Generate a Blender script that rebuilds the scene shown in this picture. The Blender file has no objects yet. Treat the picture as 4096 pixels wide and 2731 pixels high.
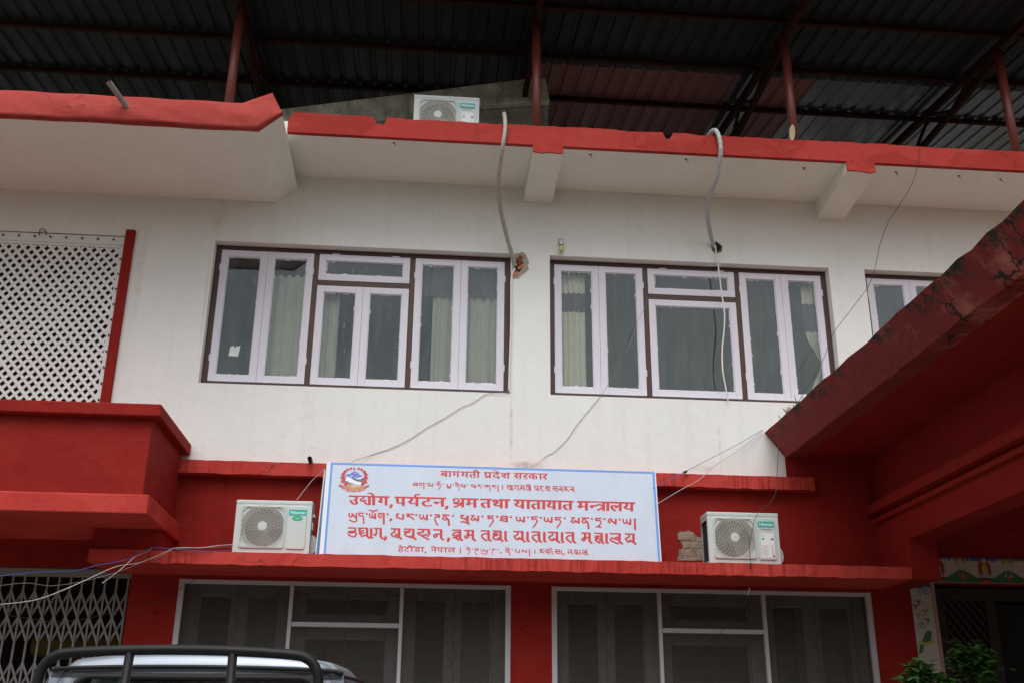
import bpy, math, random
import numpy as np
from mathutils import Vector, Matrix

# ------------------------------------------------------------------ camera, sky, sun, exposure
S = bpy.context.scene
F_PX, YAW, PITCH, ROLL = 4225.26, 0.08331945, 0.3663897, 0.00825445
CAM = Vector((0.0, -10.6, 1.55))
_f = Vector((math.sin(YAW) * math.cos(PITCH), math.cos(YAW) * math.cos(PITCH), math.sin(PITCH)))
_r = Vector((math.cos(YAW), -math.sin(YAW), 0.0))
_u = _r.cross(_f)
RIGHT = _r * math.cos(ROLL) + _u * math.sin(ROLL)
UP = -_r * math.sin(ROLL) + _u * math.cos(ROLL)
FWD = _f
cam_data = bpy.data.cameras.new("camera")
cam = bpy.data.objects.new("camera", cam_data)
S.collection.objects.link(cam)
cam.matrix_world = Matrix((( RIGHT.x, UP.x, -FWD.x, CAM.x), (RIGHT.y, UP.y, -FWD.y, CAM.y),
                           (RIGHT.z, UP.z, -FWD.z, CAM.z), (0, 0, 0, 1)))
cam_data.sensor_width = 36.0
cam_data.lens = F_PX / 4096 * 36.0
cam_data.clip_start = 0.1
cam_data.clip_end = 2000
S.camera = cam

SUN_EL, SUN_AZ = math.radians(58), math.radians(190)
W = bpy.data.worlds.new("World"); S.world = W; W.use_nodes = True
nt = W.node_tree
sky = nt.nodes.new("ShaderNodeTexSky"); sky.sky_type = 'NISHITA'; sky.sun_disc = False
sky.sun_elevation = SUN_EL; sky.sun_rotation = SUN_AZ; sky.dust_density = 5.0; sky.air_density = 1.2; sky.ozone_density = 1.0
hs = nt.nodes.new("ShaderNodeHueSaturation"); hs.inputs["Saturation"].default_value = 0.34
bg = nt.nodes["Background"]; bg.inputs["Strength"].default_value = 0.15
nt.links.new(sky.outputs[0], hs.inputs["Color"]); 
# broken overcast: soft brighter and darker cloud masses
_tc = nt.nodes.new("ShaderNodeTexCoord"); _mp = nt.nodes.new("ShaderNodeMapping"); _mp.inputs["Scale"].default_value = (1.0, 1.0, 2.2)
_nz = nt.nodes.new("ShaderNodeTexNoise"); _nz.inputs["Scale"].default_value = 2.6; _nz.inputs["Detail"].default_value = 6; _nz.inputs["Roughness"].default_value = 0.55
_rp = nt.nodes.new("ShaderNodeValToRGB"); _rp.color_ramp.elements[0].position = 0.34; _rp.color_ramp.elements[1].position = 0.68
_rp.color_ramp.elements[0].color = (0.62, 0.65, 0.69, 1); _rp.color_ramp.elements[1].color = (1.25, 1.24, 1.22, 1)
_mx = nt.nodes.new("ShaderNodeMix"); _mx.data_type = 'RGBA'; _mx.blend_type = 'MULTIPLY'; _mx.inputs[0].default_value = 1.0
nt.links.new(_tc.outputs["Generated"], _mp.inputs["Vector"]); nt.links.new(_mp.outputs[0], _nz.inputs["Vector"]); nt.links.new(_nz.outputs["Fac"], _rp.inputs[0])
nt.links.new(hs.outputs[0], _mx.inputs[6]); nt.links.new(_rp.outputs[0], _mx.inputs[7]); nt.links.new(_mx.outputs[2], bg.inputs["Color"])
sl = bpy.data.lights.new("sun", 'SUN'); sl.energy = 0.95; sl.angle = math.radians(60); sl.color = (1.0, 0.985, 0.965)
so = bpy.data.objects.new("sun", sl); S.collection.objects.link(so)
sd = Vector((math.sin(SUN_AZ) * math.cos(SUN_EL), math.cos(SUN_AZ) * math.cos(SUN_EL), math.sin(SUN_EL)))
so.rotation_euler = sd.to_track_quat('Z', 'Y').to_euler(); so.location = (0, -20, 20)
S.view_settings.view_transform = 'Standard'; S.view_settings.look = 'None'
S.view_settings.gamma = 1.0; S.view_settings.use_curve_mapping = False
S.view_settings.exposure = 0.2
S.cycles.max_bounces = 8; S.cycles.transparent_max_bounces = 12

DS = 4096 / 2352
rnd = random.Random(7)

def P(px, py, X=None, Y=None, Z=None):
    """point of the place seen at photo pixel (px, py), on the plane X=, Y= or Z="""
    d = RIGHT * ((px - 2048) / F_PX) - UP * ((py - 1365.5) / F_PX) + FWD
    if Y is not None: t = (Y - CAM.y) / d.y
    elif Z is not None: t = (Z - CAM.z) / d.z
    else: t = (X - CAM.x) / d.x
    return CAM + d * t

def PD(x, y, Y): return P(x * DS, y * DS, Y=Y)

# ------------------------------------------------------------------ mesh helpers
class MB:
    def __init__(s): s.v, s.f, s.m = [], [], []
    def face(s, pts, mi=0):
        b = len(s.v); s.v += [tuple(p) for p in pts]; s.f.append(list(range(b, b + len(pts)))); s.m.append(mi); return s
    def box(s, x0, x1, y0, y1, z0, z1, mi=0):
        b = len(s.v)
        s.v += [(x, y, z) for z in (z0, z1) for y in (y0, y1) for x in (x0, x1)]
        for q in ((0, 2, 3, 1), (4, 5, 7, 6), (0, 1, 5, 4), (2, 6, 7, 3), (0, 4, 6, 2), (1, 3, 7, 5)):
            s.f.append([b + i for i in q]); s.m.append(mi)
        return s
    def hexa(s, p8, mi=0):   # 8 corners ordered as in box
        b = len(s.v); s.v += [tuple(p) for p in p8]
        for q in ((0, 2, 3, 1), (4, 5, 7, 6), (0, 1, 5, 4), (2, 6, 7, 3), (0, 4, 6, 2), (1, 3, 7, 5)):
            s.f.append([b + i for i in q]); s.m.append(mi)
        return s
    def prism(s, poly, axis, a, c, mi=0):
        """poly: 2-D points in the two other axes; extruded along axis from a to c"""
        def at(p, t):
            return {'x': (t, p[0], p[1]), 'y': (p[0], t, p[1]), 'z': (p[0], p[1], t)}[axis]
        n = len(poly); b = len(s.v)
        s.v += [at(p, a) for p in poly] + [at(p, c) for p in poly]
        s.f.append([b + i for i in range(n)]); s.m.append(mi)
        s.f.append([b + n + i for i in reversed(range(n))]); s.m.append(mi)
        for i in range(n):
            j = (i + 1) % n
            s.f.append([b + j, b + i, b + n + i, b + n + j]); s.m.append(mi)
        return s
    def bar(s, p0, p1, w, h, mi=0, upv=(0, 0, 1)):
        p0, p1 = Vector(p0), Vector(p1); d = (p1 - p0).normalized(); u = Vector(upv)
        if abs(d.dot(u)) > 0.98: u = Vector((0, 1, 0))
        a = d.cross(u).normalized() * (w / 2); c = a.cross(d).normalized() * (h / 2)
        return s.hexa([p0 - a - c, p0 + a - c, p1 - a - c, p1 + a - c, p0 - a + c, p0 + a + c, p1 - a + c, p1 + a + c], mi)
    def tube(s, path, r, n=8, mi=0, cap=True):
        path = [Vector(p) for p in path]; k = len(path); b = len(s.v)
        rs = r if isinstance(r, (list, tuple)) else [r] * k
        t0 = (path[1] - path[0]).normalized()
        a = t0.orthogonal().normalized()
        for i in range(k):
            t = (path[min(i + 1, k - 1)] - path[max(i - 1, 0)]).normalized()
            a = (a - t * a.dot(t)).normalized(); c = t.cross(a)
            for j in range(n):
                q = 2 * math.pi * j / n
                s.v.append(tuple(path[i] + (a * math.cos(q) + c * math.sin(q)) * rs[i]))
        for i in range(k - 1):
            for j in range(n):
                j2 = (j + 1) % n
                s.f.append([b + i * n + j, b + i * n + j2, b + (i + 1) * n + j2, b + (i + 1) * n + j]); s.m.append(mi)
        if cap:
            s.f.append([b + j for j in reversed(range(n))]); s.m.append(mi)
            s.f.append([b + (k - 1) * n + j for j in range(n)]); s.m.append(mi)
        return s
    def lathe(s, prof, c, axis='z', n=24, mi=0):
        """prof: (radius, height) from c along axis"""
        b = len(s.v); k = len(prof)
        for r, h in prof:
            for j in range(n):
                q = 2 * math.pi * j / n; u, w = r * math.cos(q), r * math.sin(q)
                s.v.append({'z': (c[0] + u, c[1] + w, c[2] + h), 'y': (c[0] + u, c[1] + h, c[2] + w), 'x': (c[0] + h, c[1] + u, c[2] + w)}[axis])
        for i in range(k - 1):
            for j in range(n):
                j2 = (j + 1) % n
                s.f.append([b + i * n + j, b + i * n + j2, b + (i + 1) * n + j2, b + (i + 1) * n + j]); s.m.append(mi)
        s.f.append([b + j for j in range(n)]); s.m.append(mi)
        s.f.append([b + (k - 1) * n + j for j in range(n)]); s.m.append(mi)
        return s
    def fan(s, pts, mi=0):
        return s.face(pts, mi)

def fixnormals(me, weld=False):
    import bmesh
    bm = bmesh.new(); bm.from_mesh(me)
    if weld: bmesh.ops.remove_doubles(bm, verts=bm.verts, dist=1e-5)
    bmesh.ops.recalc_face_normals(bm, faces=bm.faces); bm.to_mesh(me); bm.free()

def wloc(o):
    v = Vector((0, 0, 0))
    while o is not None: v = v + o.location; o = o.parent
    return v

def obj(name, mb, mats, parent=None, world=True, smooth=False, bevel=0.0, origin=None):
    """one mesh object; mesh points are given in world coordinates (world) or in the parent's"""
    if not isinstance(mats, (list, tuple)): mats = [mats]
    me = bpy.data.meshes.new(name)
    base = wloc(parent) if (parent and world) else Vector((0, 0, 0))
    if origin is not None: base = base + Vector(origin) if not world else Vector(origin)
    me.from_pydata([(x - base.x, y - base.y, z - base.z) for x, y, z in mb.v], [], mb.f)
    for m in mats: me.materials.append(m)
    for i, p in enumerate(me.polygons):
        p.material_index = mb.m[i]; p.use_smooth = smooth
    fixnormals(me, smooth)
    o = bpy.data.objects.new(name, me); S.collection.objects.link(o)
    if origin is not None:
        o.location = base - (wloc(parent) if (parent and world) else Vector((0, 0, 0)))
    o.parent = parent
    if bevel:
        b = o.modifiers.new("bevel", 'BEVEL'); b.width = bevel; b.segments = 2; b.limit_method = 'ANGLE'; b.angle_limit = math.radians(40)
    return o

def thing(name, loc, label, cat, group=None, rz=0):
    o = bpy.data.objects.new(name, None); S.collection.objects.link(o); o.location = loc; o.rotation_euler = (0, 0, rz)
    o.empty_display_size = 0.2
    return tag(o, label, cat, group)

def tag(o, label=None, cat=None, group=None, kind=None):
    if label: o["label"] = label
    if cat: o["category"] = cat
    if group: o["group"] = group
    if kind: o["kind"] = kind
    return o

def copy_tree(o, parent=None):
    c = o.copy(); S.collection.objects.link(c); c.parent = parent
    for ch in list(o.children): copy_tree(ch, c)
    return c

def smooth_path(pts, n=8):
    pts = [Vector(p) for p in pts]; out = []
    for i in range(len(pts) - 1):
        p0 = pts[max(i - 1, 0)]; p1 = pts[i]; p2 = pts[i + 1]; p3 = pts[min(i + 2, len(pts) - 1)]
        for k in range(n):
            t = k / n
            out.append(0.5 * ((2 * p1) + (p2 - p0) * t + (2 * p0 - 5 * p1 + 4 * p2 - p3) * t * t + (3 * p1 - p0 - 3 * p2 + p3) * t ** 3))
    out.append(pts[-1]); return out

# ------------------------------------------------------------------ materials
def _new(name):
    m = bpy.data.materials.new(name); m.use_nodes = True; n = m.node_tree
    return m, n, n.nodes["Principled BSDF"]

def _coord(n, scale=(1, 1, 1)):
    tc = n.nodes.new("ShaderNodeNewGeometry"); mp = n.nodes.new("ShaderNodeMapping"); mp.inputs["Scale"].default_value = scale
    n.links.new(tc.outputs["Position"], mp.inputs["Vector"]); return mp.outputs[0]

def _ocoord(n, scale=(1, 1, 1)):
    tc = n.nodes.new("ShaderNodeTexCoord"); mp = n.nodes.new("ShaderNodeMapping"); mp.inputs["Scale"].default_value = scale
    n.links.new(tc.outputs["Object"], mp.inputs["Vector"]); return mp.outputs[0]

def _noise(n, vec, scale, detail=4, rough=0.55):
    t = n.nodes.new("ShaderNodeTexNoise"); t.inputs["Scale"].default_value = scale; t.inputs["Detail"].default_value = detail
    t.inputs["Roughness"].default_value = rough; n.links.new(vec, t.inputs["Vector"]); return t.outputs["Fac"]

def _ramp(n, fac, a, b, ca=(0, 0, 0, 1), cb=(1, 1, 1, 1)):
    r = n.nodes.new("ShaderNodeValToRGB"); e = r.color_ramp.elements
    e[0].position, e[1].position = a, b; e[0].color, e[1].color = ca, cb
    n.links.new(fac, r.inputs[0]); return r.outputs[0]

def _mix(n, fac, c1, c2):
    m = n.nodes.new("ShaderNodeMix"); m.data_type = 'RGBA'
    for sock, v in ((m.inputs[0], fac), (m.inputs[6], c1), (m.inputs[7], c2)):
        if hasattr(v, "links"): n.links.new(v, sock)
        elif isinstance(v, (tuple, list)): sock.default_value = tuple(v) if len(v) == 4 else tuple(v) + (1,)
        else: sock.default_value = v
    return m.outputs[2]

def _bump(n, b, h, strength, dist=0.01, prev=None):
    k = n.nodes.new("ShaderNodeBump"); k.inputs["Strength"].default_value = strength; k.inputs["Distance"].default_value = dist
    n.links.new(h, k.inputs["Height"])
    if prev is not None: n.links.new(prev, k.inputs["Normal"])
    n.links.new(k.outputs[0], b.inputs["Normal"]); return k.outputs[0]

def sc(c, k): return (c[0] * k, c[1] * k, c[2] * k, 1)

def plain(name, col, rough=0.5, metal=0.0, var=0.08, scale=6, spec=0.5):
    m, n, b = _new(name)
    f = _noise(n, _ocoord(n), scale, 5)
    n.links.new(_mix(n, f, sc(col, 1 - var * 2), sc(col, 1 + var * 2)), b.inputs["Base Color"])
    b.inputs["Roughness"].default_value = rough; b.inputs["Metallic"].default_value = metal
    b.inputs["Specular IOR Level"].default_value = spec
    return m

def plaster(name, col, patch=None, patch_amt=0.5, stain=None, stain_lo=0.62, stain_hi=0.75, bump=0.25, drips=None, rough=0.75, streak=0.0, crack=None, dust=None):
    m, n, b = _new(name)
    v = _coord(n)
    f = _noise(n, v, 1.3, 6, 0.6)
    c = _mix(n, f, sc(col, 0.93), sc(col, 1.06))
    if patch:
        c = _mix(n, _ramp(n, _noise(n, _coord(n, (0.9, 0.9, 1.6)), 1.1, 2, 0.3), 0.52, 0.54, (0, 0, 0, 1), (patch_amt,) * 3 + (1,)), c, sc(patch, 1))
    if drips:
        dn = _noise(n, _coord(n, (26, 26, 0.7)), 1.0, 3, 0.6)
        dm = _noise(n, _coord(n, (1, 1, 0.2)), 0.9, 2, 0.5)
        mm = n.nodes.new("ShaderNodeMath"); mm.operation = 'MULTIPLY'
        n.links.new(_ramp(n, dn, 0.5, 0.6), mm.inputs[0]); n.links.new(_ramp(n, dm, 0.5, 0.56, (0, 0, 0, 1), (0.6, 0.6, 0.6, 1)), mm.inputs[1])
        c = _mix(n, mm.outputs[0], c, sc(drips, 1))
    if stain:
        c = _mix(n, _ramp(n, _noise(n, v, 2.2, 8, 0.7), stain_lo, stain_hi), c, sc(stain, 1))
    if streak:
        c = _mix(n, _ramp(n, _noise(n, _coord(n, (7, 7, 0.45)), 1.0, 5, 0.6), 0.5, 0.8, (0, 0, 0, 1), (streak,) * 3 + (1,)), c, sc(col, 0.72))
        c = _mix(n, _ramp(n, _noise(n, v, 22, 4, 0.7), 0.45, 0.75, (0, 0, 0, 1), (streak * .8,) * 3 + (1,)), c, sc(col, 0.80))
    if dust:
        c = _mix(n, _ramp(n, _noise(n, _coord(n, (1.5, 1.5, 4)), 2.4, 8, 0.72), 0.5, 0.72, (0, 0, 0, 1), (0.55,) * 3 + (1,)), c, sc(dust, 1))
    if crack:
        w = n.nodes.new("ShaderNodeTexVoronoi"); w.feature = 'DISTANCE_TO_EDGE'; w.inputs["Scale"].default_value = 1.1
        nz = n.nodes.new("ShaderNodeTexNoise"); nz.inputs["Scale"].default_value = 3.0; nz.inputs["Detail"].default_value = 6; n.links.new(v, nz.inputs["Vector"])
        va = n.nodes.new("ShaderNodeVectorMath"); va.operation = 'MULTIPLY_ADD'; va.inputs[1].default_value = (0.5, 0.5, 0.5); n.links.new(nz.outputs["Color"], va.inputs[0]); n.links.new(v, va.inputs[2]); n.links.new(va.outputs[0], w.inputs["Vector"])
        kk = n.nodes.new("ShaderNodeMath"); kk.operation = 'MULTIPLY'
        n.links.new(_ramp(n, w.outputs["Distance"], 0.002, 0.007, (1, 1, 1, 1), (0, 0, 0, 1)), kk.inputs[0]); n.links.new(_ramp(n, _noise(n, v, 0.9, 2), 0.5, 0.58, (0, 0, 0, 1), (0.6, 0.6, 0.6, 1)), kk.inputs[1])
        c = _mix(n, kk.outputs[0], c, sc(crack, 1))
    n.links.new(c, b.inputs["Base Color"]); b.inputs["Roughness"].default_value = rough
    b.inputs["Specular IOR Level"].default_value = 0.1
    k = _bump(n, b, _noise(n, v, 7, 5, 0.6), bump, 0.03)
    _bump(n, b, _noise(n, v, 60, 3, 0.6), bump * 0.6, 0.006, k)
    return m

WHITE = (0.84, 0.845, 0.82)
RED = (0.275, 0.018, 0.0135)
M = {}
M['white'] = plaster("white_paint", WHITE, stain=(0.62, 0.57, 0.47), stain_lo=0.62, stain_hi=0.95, bump=0.24, streak=0.26, crack=(0.76, 0.74, 0.69))
def wall_stains(m, spots):
    """brown rain streaks and grey smudges at their own places on the wall: (x, z, half width, half height, colour)"""
    n = m.node_tree; b = n.nodes["Principled BSDF"]; g_ = n.nodes.new("ShaderNodeNewGeometry"); v = _coord(n)
    for x, z, a, h_, col in spots:
        e = n.nodes.new("ShaderNodeVectorMath"); e.operation = 'SUBTRACT'; e.inputs[1].default_value = (x, 0, z); n.links.new(g_.outputs["Position"], e.inputs[0])
        f = n.nodes.new("ShaderNodeVectorMath"); f.operation = 'MULTIPLY'; f.inputs[1].default_value = (1 / a, 0, 1 / h_); n.links.new(e.outputs[0], f.inputs[0])
        l = n.nodes.new("ShaderNodeVectorMath"); l.operation = 'LENGTH'; n.links.new(f.outputs[0], l.inputs[0])
        k = n.nodes.new("ShaderNodeMath"); k.operation = 'MULTIPLY'
        n.links.new(_ramp(n, l.outputs["Value"], 0.35, 1.0, (1, 1, 1, 1), (0, 0, 0, 1)), k.inputs[0])
        n.links.new(_ramp(n, _noise(n, v, 9, 6, 0.7), 0.38, 0.68), k.inputs[1])
        src = b.inputs["Base Color"].links[0].from_socket
        n.links.new(_mix(n, k.outputs[0], src, sc(col, 1)), b.inputs["Base Color"])
wall_stains(M['white'], [(0.885, 4.68, 0.022, 0.46, (0.60, 0.53, 0.42)), (1.02, 4.27, 0.22, 0.06, (0.42, 0.36, 0.29)), (3.1, 4.55, 0.02, 0.40, (0.70, 0.65, 0.55)), (2.9, 4.29, 0.16, 0.05, (0.62, 0.56, 0.46)), (-2.40, 6.0, 0.015, 0.8, (0.68, 0.62, 0.52)), (-3.12, 6.2, 0.06, 0.7, (0.70, 0.66, 0.58)), (-2.35, 7.0, 0.10, 0.3, (0.70, 0.64, 0.54))])
M['soffit'] = plaster("soffit_paint", (0.84, 0.86, 0.78), stain=(0.70, 0.67, 0.56), stain_lo=0.60, stain_hi=0.92, bump=0.2, streak=0.20)
M['red'] = plaster("red_paint", RED, patch=sc(RED, 0.86), patch_amt=0.7, stain=sc(RED, 0.7), stain_lo=0.6, stain_hi=0.85, bump=0.38, streak=0.45, crack=(0.07, 0.006, 0.005), dust=(0.30, 0.035, 0.028))
M['red_ledge'] = plaster("red_ledge_paint", (0.49, 0.048, 0.038), patch=(0.54, 0.062, 0.050), patch_amt=0.8, drips=(0.2, 0.016, 0.013), stain=(0.2, 0.014, 0.011), stain_lo=0.58, stain_hi=0.8, bump=0.4, streak=0.45, crack=(0.06, 0.006, 0.005), dust=(0.46, 0.08, 0.065))
M['fascia'] = plaster("red_fascia_paint", (0.41, 0.045, 0.036), patch=(0.33, 0.033, 0.026), patch_amt=0.9, stain=(0.28, 0.022, 0.018), stain_lo=0.58, stain_hi=0.8, bump=0.4, streak=0.4, crack=(0.12, 0.01, 0.008), dust=(0.43, 0.07, 0.056))
M['curb'] = plaster("red_curb_paint", (0.40, 0.060, 0.050), patch=(0.34, 0.048, 0.040), patch_amt=0.9, stain=(0.34, 0.04, 0.035), stain_lo=0.6, stain_hi=0.8, bump=0.45, streak=0.4, crack=(0.15, 0.015, 0.012), dust=(0.45, 0.085, 0.07))
M['chip'] = plaster("bare_mortar", (0.34, 0.30, 0.25), stain=(0.2, 0.17, 0.14), stain_lo=0.4, stain_hi=0.6, bump=1.0)
M['concrete'] = plaster("mossy_concrete", (0.46, 0.44, 0.37), patch=(0.28, 0.27, 0.21), patch_amt=0.8, stain=(0.75, 0.75, 0.70), stain_lo=0.56, stain_hi=0.64, bump=0.5)
M['porch_top'] = plaster("bounce_tinted_screed", (0.26, 0.13, 0.10), patch=(0.14, 0.10, 0.07), patch_amt=0.8, stain=(0.3, 0.28, 0.24), stain_lo=0.6, stain_hi=0.7, bump=0.5)
def weathered(name, a, b_, spots):
    m, n, bb = _new(name); v = _coord(n)
    c = _mix(n, _ramp(n, _noise(n, v, 3.2, 9, 0.68), 0.38, 0.62), sc(a, 1), sc(b_, 1))
    c = _mix(n, _ramp(n, _noise(n, _coord(n, (6, 6, 1.2)), 1.6, 6, 0.65), 0.5, 0.7, (0, 0, 0, 1), (0.8,) * 3 + (1,)), c, sc(a, 0.55))
    c = _mix(n, _ramp(n, _noise(n, v, 5.5, 7, 0.62), 0.60, 0.66), c, sc(spots, 1))
    n.links.new(c, bb.inputs["Base Color"]); bb.inputs["Roughness"].default_value = 0.95; bb.inputs["Specular IOR Level"].default_value = 0.1
    _bump(n, bb, _noise(n, v, 18, 6), 0.8, 0.02); return m
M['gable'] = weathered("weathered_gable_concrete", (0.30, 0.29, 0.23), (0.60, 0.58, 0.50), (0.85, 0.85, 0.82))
M['gable_low'] = weathered("darker_gable_concrete", (0.20, 0.20, 0.155), (0.34, 0.33, 0.27), (0.6, 0.6, 0.56))  # darker concrete mix for the wall below the sloping slab
M['ground'] = plaster("yard_concrete", (0.27, 0.235, 0.19), patch=(0.22, 0.19, 0.155), patch_amt=0.5, stain=(0.14, 0.13, 0.12), stain_lo=0.6, stain_hi=0.8, bump=0.3)

def crack_red(name):      # porch edge: worn red paint, black mould and cracks, pale worn patches
    m, n, b = _new(name)
    v = _coord(n)
    c = _mix(n, _noise(n, v, 2.0, 6), (0.19, 0.017, 0.014, 1), (0.25, 0.023, 0.019, 1))
    streak = _noise(n, _coord(n, (6, 60, 6)), 1.0, 3)
    c = _mix(n, _ramp(n, streak, 0.5, 0.75, (0, 0, 0, 1), (0.35, 0.35, 0.35, 1)), c, (0.18, 0.015, 0.012, 1))
    # wear grows towards the street end
    sx = n.nodes.new("ShaderNodeSeparateXYZ"); g = n.nodes.new("ShaderNodeNewGeometry"); n.links.new(g.outputs["Position"], sx.inputs[0])
    mr = n.nodes.new("ShaderNodeMapRange"); mr.inputs[1].default_value = -2.1; mr.inputs[2].default_value = -3.4
    n.links.new(sx.outputs["Y"], mr.inputs[0])
    def times(a, bb):
        k = n.nodes.new("ShaderNodeMath"); k.operation = 'MULTIPLY'; n.links.new(a, k.inputs[0]); n.links.new(bb, k.inputs[1]); return k.outputs[0]
    pale = times(_ramp(n, _noise(n, v, 2.6, 8, 0.7), 0.52, 0.68), mr.outputs[0])
    c = _mix(n, pale, c, (0.46, 0.14, 0.11, 1))
    w = n.nodes.new("ShaderNodeTexVoronoi"); w.feature = 'DISTANCE_TO_EDGE'; w.inputs["Scale"].default_value = 3.0
    nz = n.nodes.new("ShaderNodeTexNoise"); nz.inputs["Scale"].default_value = 5.0; nz.inputs["Detail"].default_value = 5
    n.links.new(v, nz.inputs["Vector"])
    va = n.nodes.new("ShaderNodeVectorMath"); va.operation = 'MULTIPLY_ADD'; va.inputs[1].default_value = (0.28, 0.28, 0.28)
    n.links.new(nz.outputs["Color"], va.inputs[0]); n.links.new(v, va.inputs[2]); n.links.new(va.outputs[0], w.inputs["Vector"])
    crack = times(times(_ramp(n, w.outputs["Distance"], 0.014, 0.036, (1, 1, 1, 1), (0, 0, 0, 1)), _ramp(n, _noise(n, v, 1.7, 3), 0.42, 0.50)), mr.outputs[0])
    c = _mix(n, crack, c, (0.012, 0.012, 0.008, 1))
    zt = n.nodes.new("ShaderNodeMapRange"); zt.inputs[1].default_value = 4.54; zt.inputs[2].default_value = 4.68
    n.links.new(sx.outputs["Z"], zt.inputs[0])
    mould = times(_ramp(n, _noise(n, _coord(n, (3, 3, 3)), 2.0, 8, 0.7), 0.50, 0.57), zt.outputs[0])
    c = _mix(n, mould, c, (0.02, 0.025, 0.012, 1))
    n.links.new(c, b.inputs["Base Color"]); b.inputs["Roughness"].default_value = 0.8
    _bump(n, b, _noise(n, v, 14, 6), 0.5, 0.03)
    return m
M['porch_edge'] = crack_red("worn_red_paint")
M['moss'] = plaster("mossy_edge", (0.3, 0.2, 0.14), patch=(0.08, 0.09, 0.04), patch_amt=0.9, stain=(0.55, 0.3, 0.26), stain_lo=0.5, stain_hi=0.6, bump=1.0)

def wood(name, col, var=0.12, rough=0.45):
    m, n, b = _new(name)
    f = _noise(n, _coord(n, (14, 14, 2)), 3, 6, 0.6)
    c = _mix(n, f, sc(col, 1 - var), sc(col, 1 + var))
    c = _mix(n, _ramp(n, _noise(n, _coord(n), 9, 8, 0.7), 0.66, 0.74, (0, 0, 0, 1), (0.5, 0.5, 0.5, 1)), c, sc(col, 0.72))
    n.links.new(c, b.inputs["Base Color"]); b.inputs["Roughness"].default_value = rough
    _bump(n, b, f, 0.15, 0.004)
    return m
M['sash'] = wood("lilac_white_gloss_paint", (0.72, 0.695, 0.775), 0.06, 0.4)
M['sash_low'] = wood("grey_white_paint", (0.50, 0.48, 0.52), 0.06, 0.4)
M['brown'] = wood("brown_stained_wood", (0.065, 0.026, 0.018), 0.35, 0.5)
M['darkwood'] = wood("dark_red_door_wood", (0.014, 0.004, 0.004), 0.3, 0.5)

def glass(name, tint=(0.92, 0.935, 0.925), dirt=0.05, refl=0.8):
    m, n, b = _new(name); n.nodes.remove(b)
    out = n.nodes["Material Output"]
    tr = n.nodes.new("ShaderNodeBsdfTransparent"); tr.inputs[0].default_value = tint + (1,)
    gl = n.nodes.new("ShaderNodeBsdfGlossy"); gl.inputs["Roughness"].default_value = 0.02; gl.inputs[0].default_value = (0.9, 1.0, 1.0, 1)
    di = n.nodes.new("ShaderNodeBsdfDiffuse"); di.inputs[0].default_value = (0.5, 0.52, 0.5, 1)
    fr = n.nodes.new("ShaderNodeFresnel"); fr.inputs[0].default_value = 1.55
    v = _coord(n)
    nz = n.nodes.new("ShaderNodeBump"); nz.inputs["Strength"].default_value = 0.02; nz.inputs["Distance"].default_value = 0.02
    n.links.new(_noise(n, v, 2.5, 2), nz.inputs["Height"]); n.links.new(nz.outputs[0], gl.inputs["Normal"])
    mk = n.nodes.new("ShaderNodeMath"); mk.operation = 'MULTIPLY'; mk.inputs[1].default_value = refl; n.links.new(fr.outputs[0], mk.inputs[0])
    m1 = n.nodes.new("ShaderNodeMixShader"); n.links.new(mk.outputs[0], m1.inputs[0]); n.links.new(tr.outputs[0], m1.inputs[1]); n.links.new(gl.outputs[0], m1.inputs[2])
    m2 = n.nodes.new("ShaderNodeMixShader")
    n.links.new(_ramp(n, _noise(n, _coord(n, (9, 9, 1.5)), 1.5, 7, 0.65), 0.45, 0.9, (dirt * 0.5,) * 3 + (1,), (dirt * 3,) * 3 + (1,)), m2.inputs[0])
    n.links.new(m1.outputs[0], m2.inputs[1]); n.links.new(di.outputs[0], m2.inputs[2]); n.links.new(m2.outputs[0], out.inputs[0])
    return m
M['glass'] = glass("window_glass")
M['carglass'] = glass("car_glass", (0.35, 0.42, 0.42), 0.03, 1.6)

def screen_mat():
    m, n, b = _new("insect_mesh"); n.nodes.remove(b); out = n.nodes["Material Output"]
    tr = n.nodes.new("ShaderNodeBsdfTransparent"); di = n.nodes.new("ShaderNodeBsdfDiffuse"); di.inputs[0].default_value = (0.075, 0.071, 0.060, 1)
    mx = n.nodes.new("ShaderNodeMixShader"); mx.inputs[0].default_value = 0.5
    n.links.new(_ramp(n, _noise(n, _coord(n), 3, 4), 0.3, 0.8, (0.60,) * 3 + (1,), (0.76,) * 3 + (1,)), mx.inputs[0])
    n.links.new(tr.outputs[0], mx.inputs[1]); n.links.new(di.outputs[0], mx.inputs[2]); n.links.new(mx.outputs[0], out.inputs[0]); return m
M['mesh'] = screen_mat()
M['room'] = plain("dim_room_paint", (0.30, 0.31, 0.29), 0.9)
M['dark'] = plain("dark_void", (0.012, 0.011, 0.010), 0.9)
M['curtain'] = plain("cream_curtain", (0.90, 0.86, 0.70), 0.9, var=0.05)
M['curtain_grey'] = plain("grey_green_curtain", (0.70, 0.67, 0.59), 0.9, var=0.06)
M['valance'] = plain("mauve_valance", (0.14, 0.12, 0.14), 0.9)
M['paper'] = plain("paper", (0.75, 0.78, 0.74), 0.8)
M['acwhite'] = plain("enamelled_steel", (0.60, 0.66, 0.645), 0.38, var=0.03)
M['acwhite2'] = plain("white_plastic", (0.56, 0.61, 0.59), 0.45, var=0.03)
M['grille'] = plain("grille_wire", (0.62, 0.61, 0.55), 0.4, var=0.03)
M['acdark'] = plain("fan_cavity", (0.02, 0.022, 0.022), 0.6)
M['fan'] = plain("fan_blade", (0.10, 0.10, 0.095), 0.5)
M['coil'] = plain("coil_fins", (0.03, 0.05, 0.055), 0.35, 0.4)
M['teal'] = plain("teal_badge", (0.02, 0.45, 0.40), 0.4, var=0.02)
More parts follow.
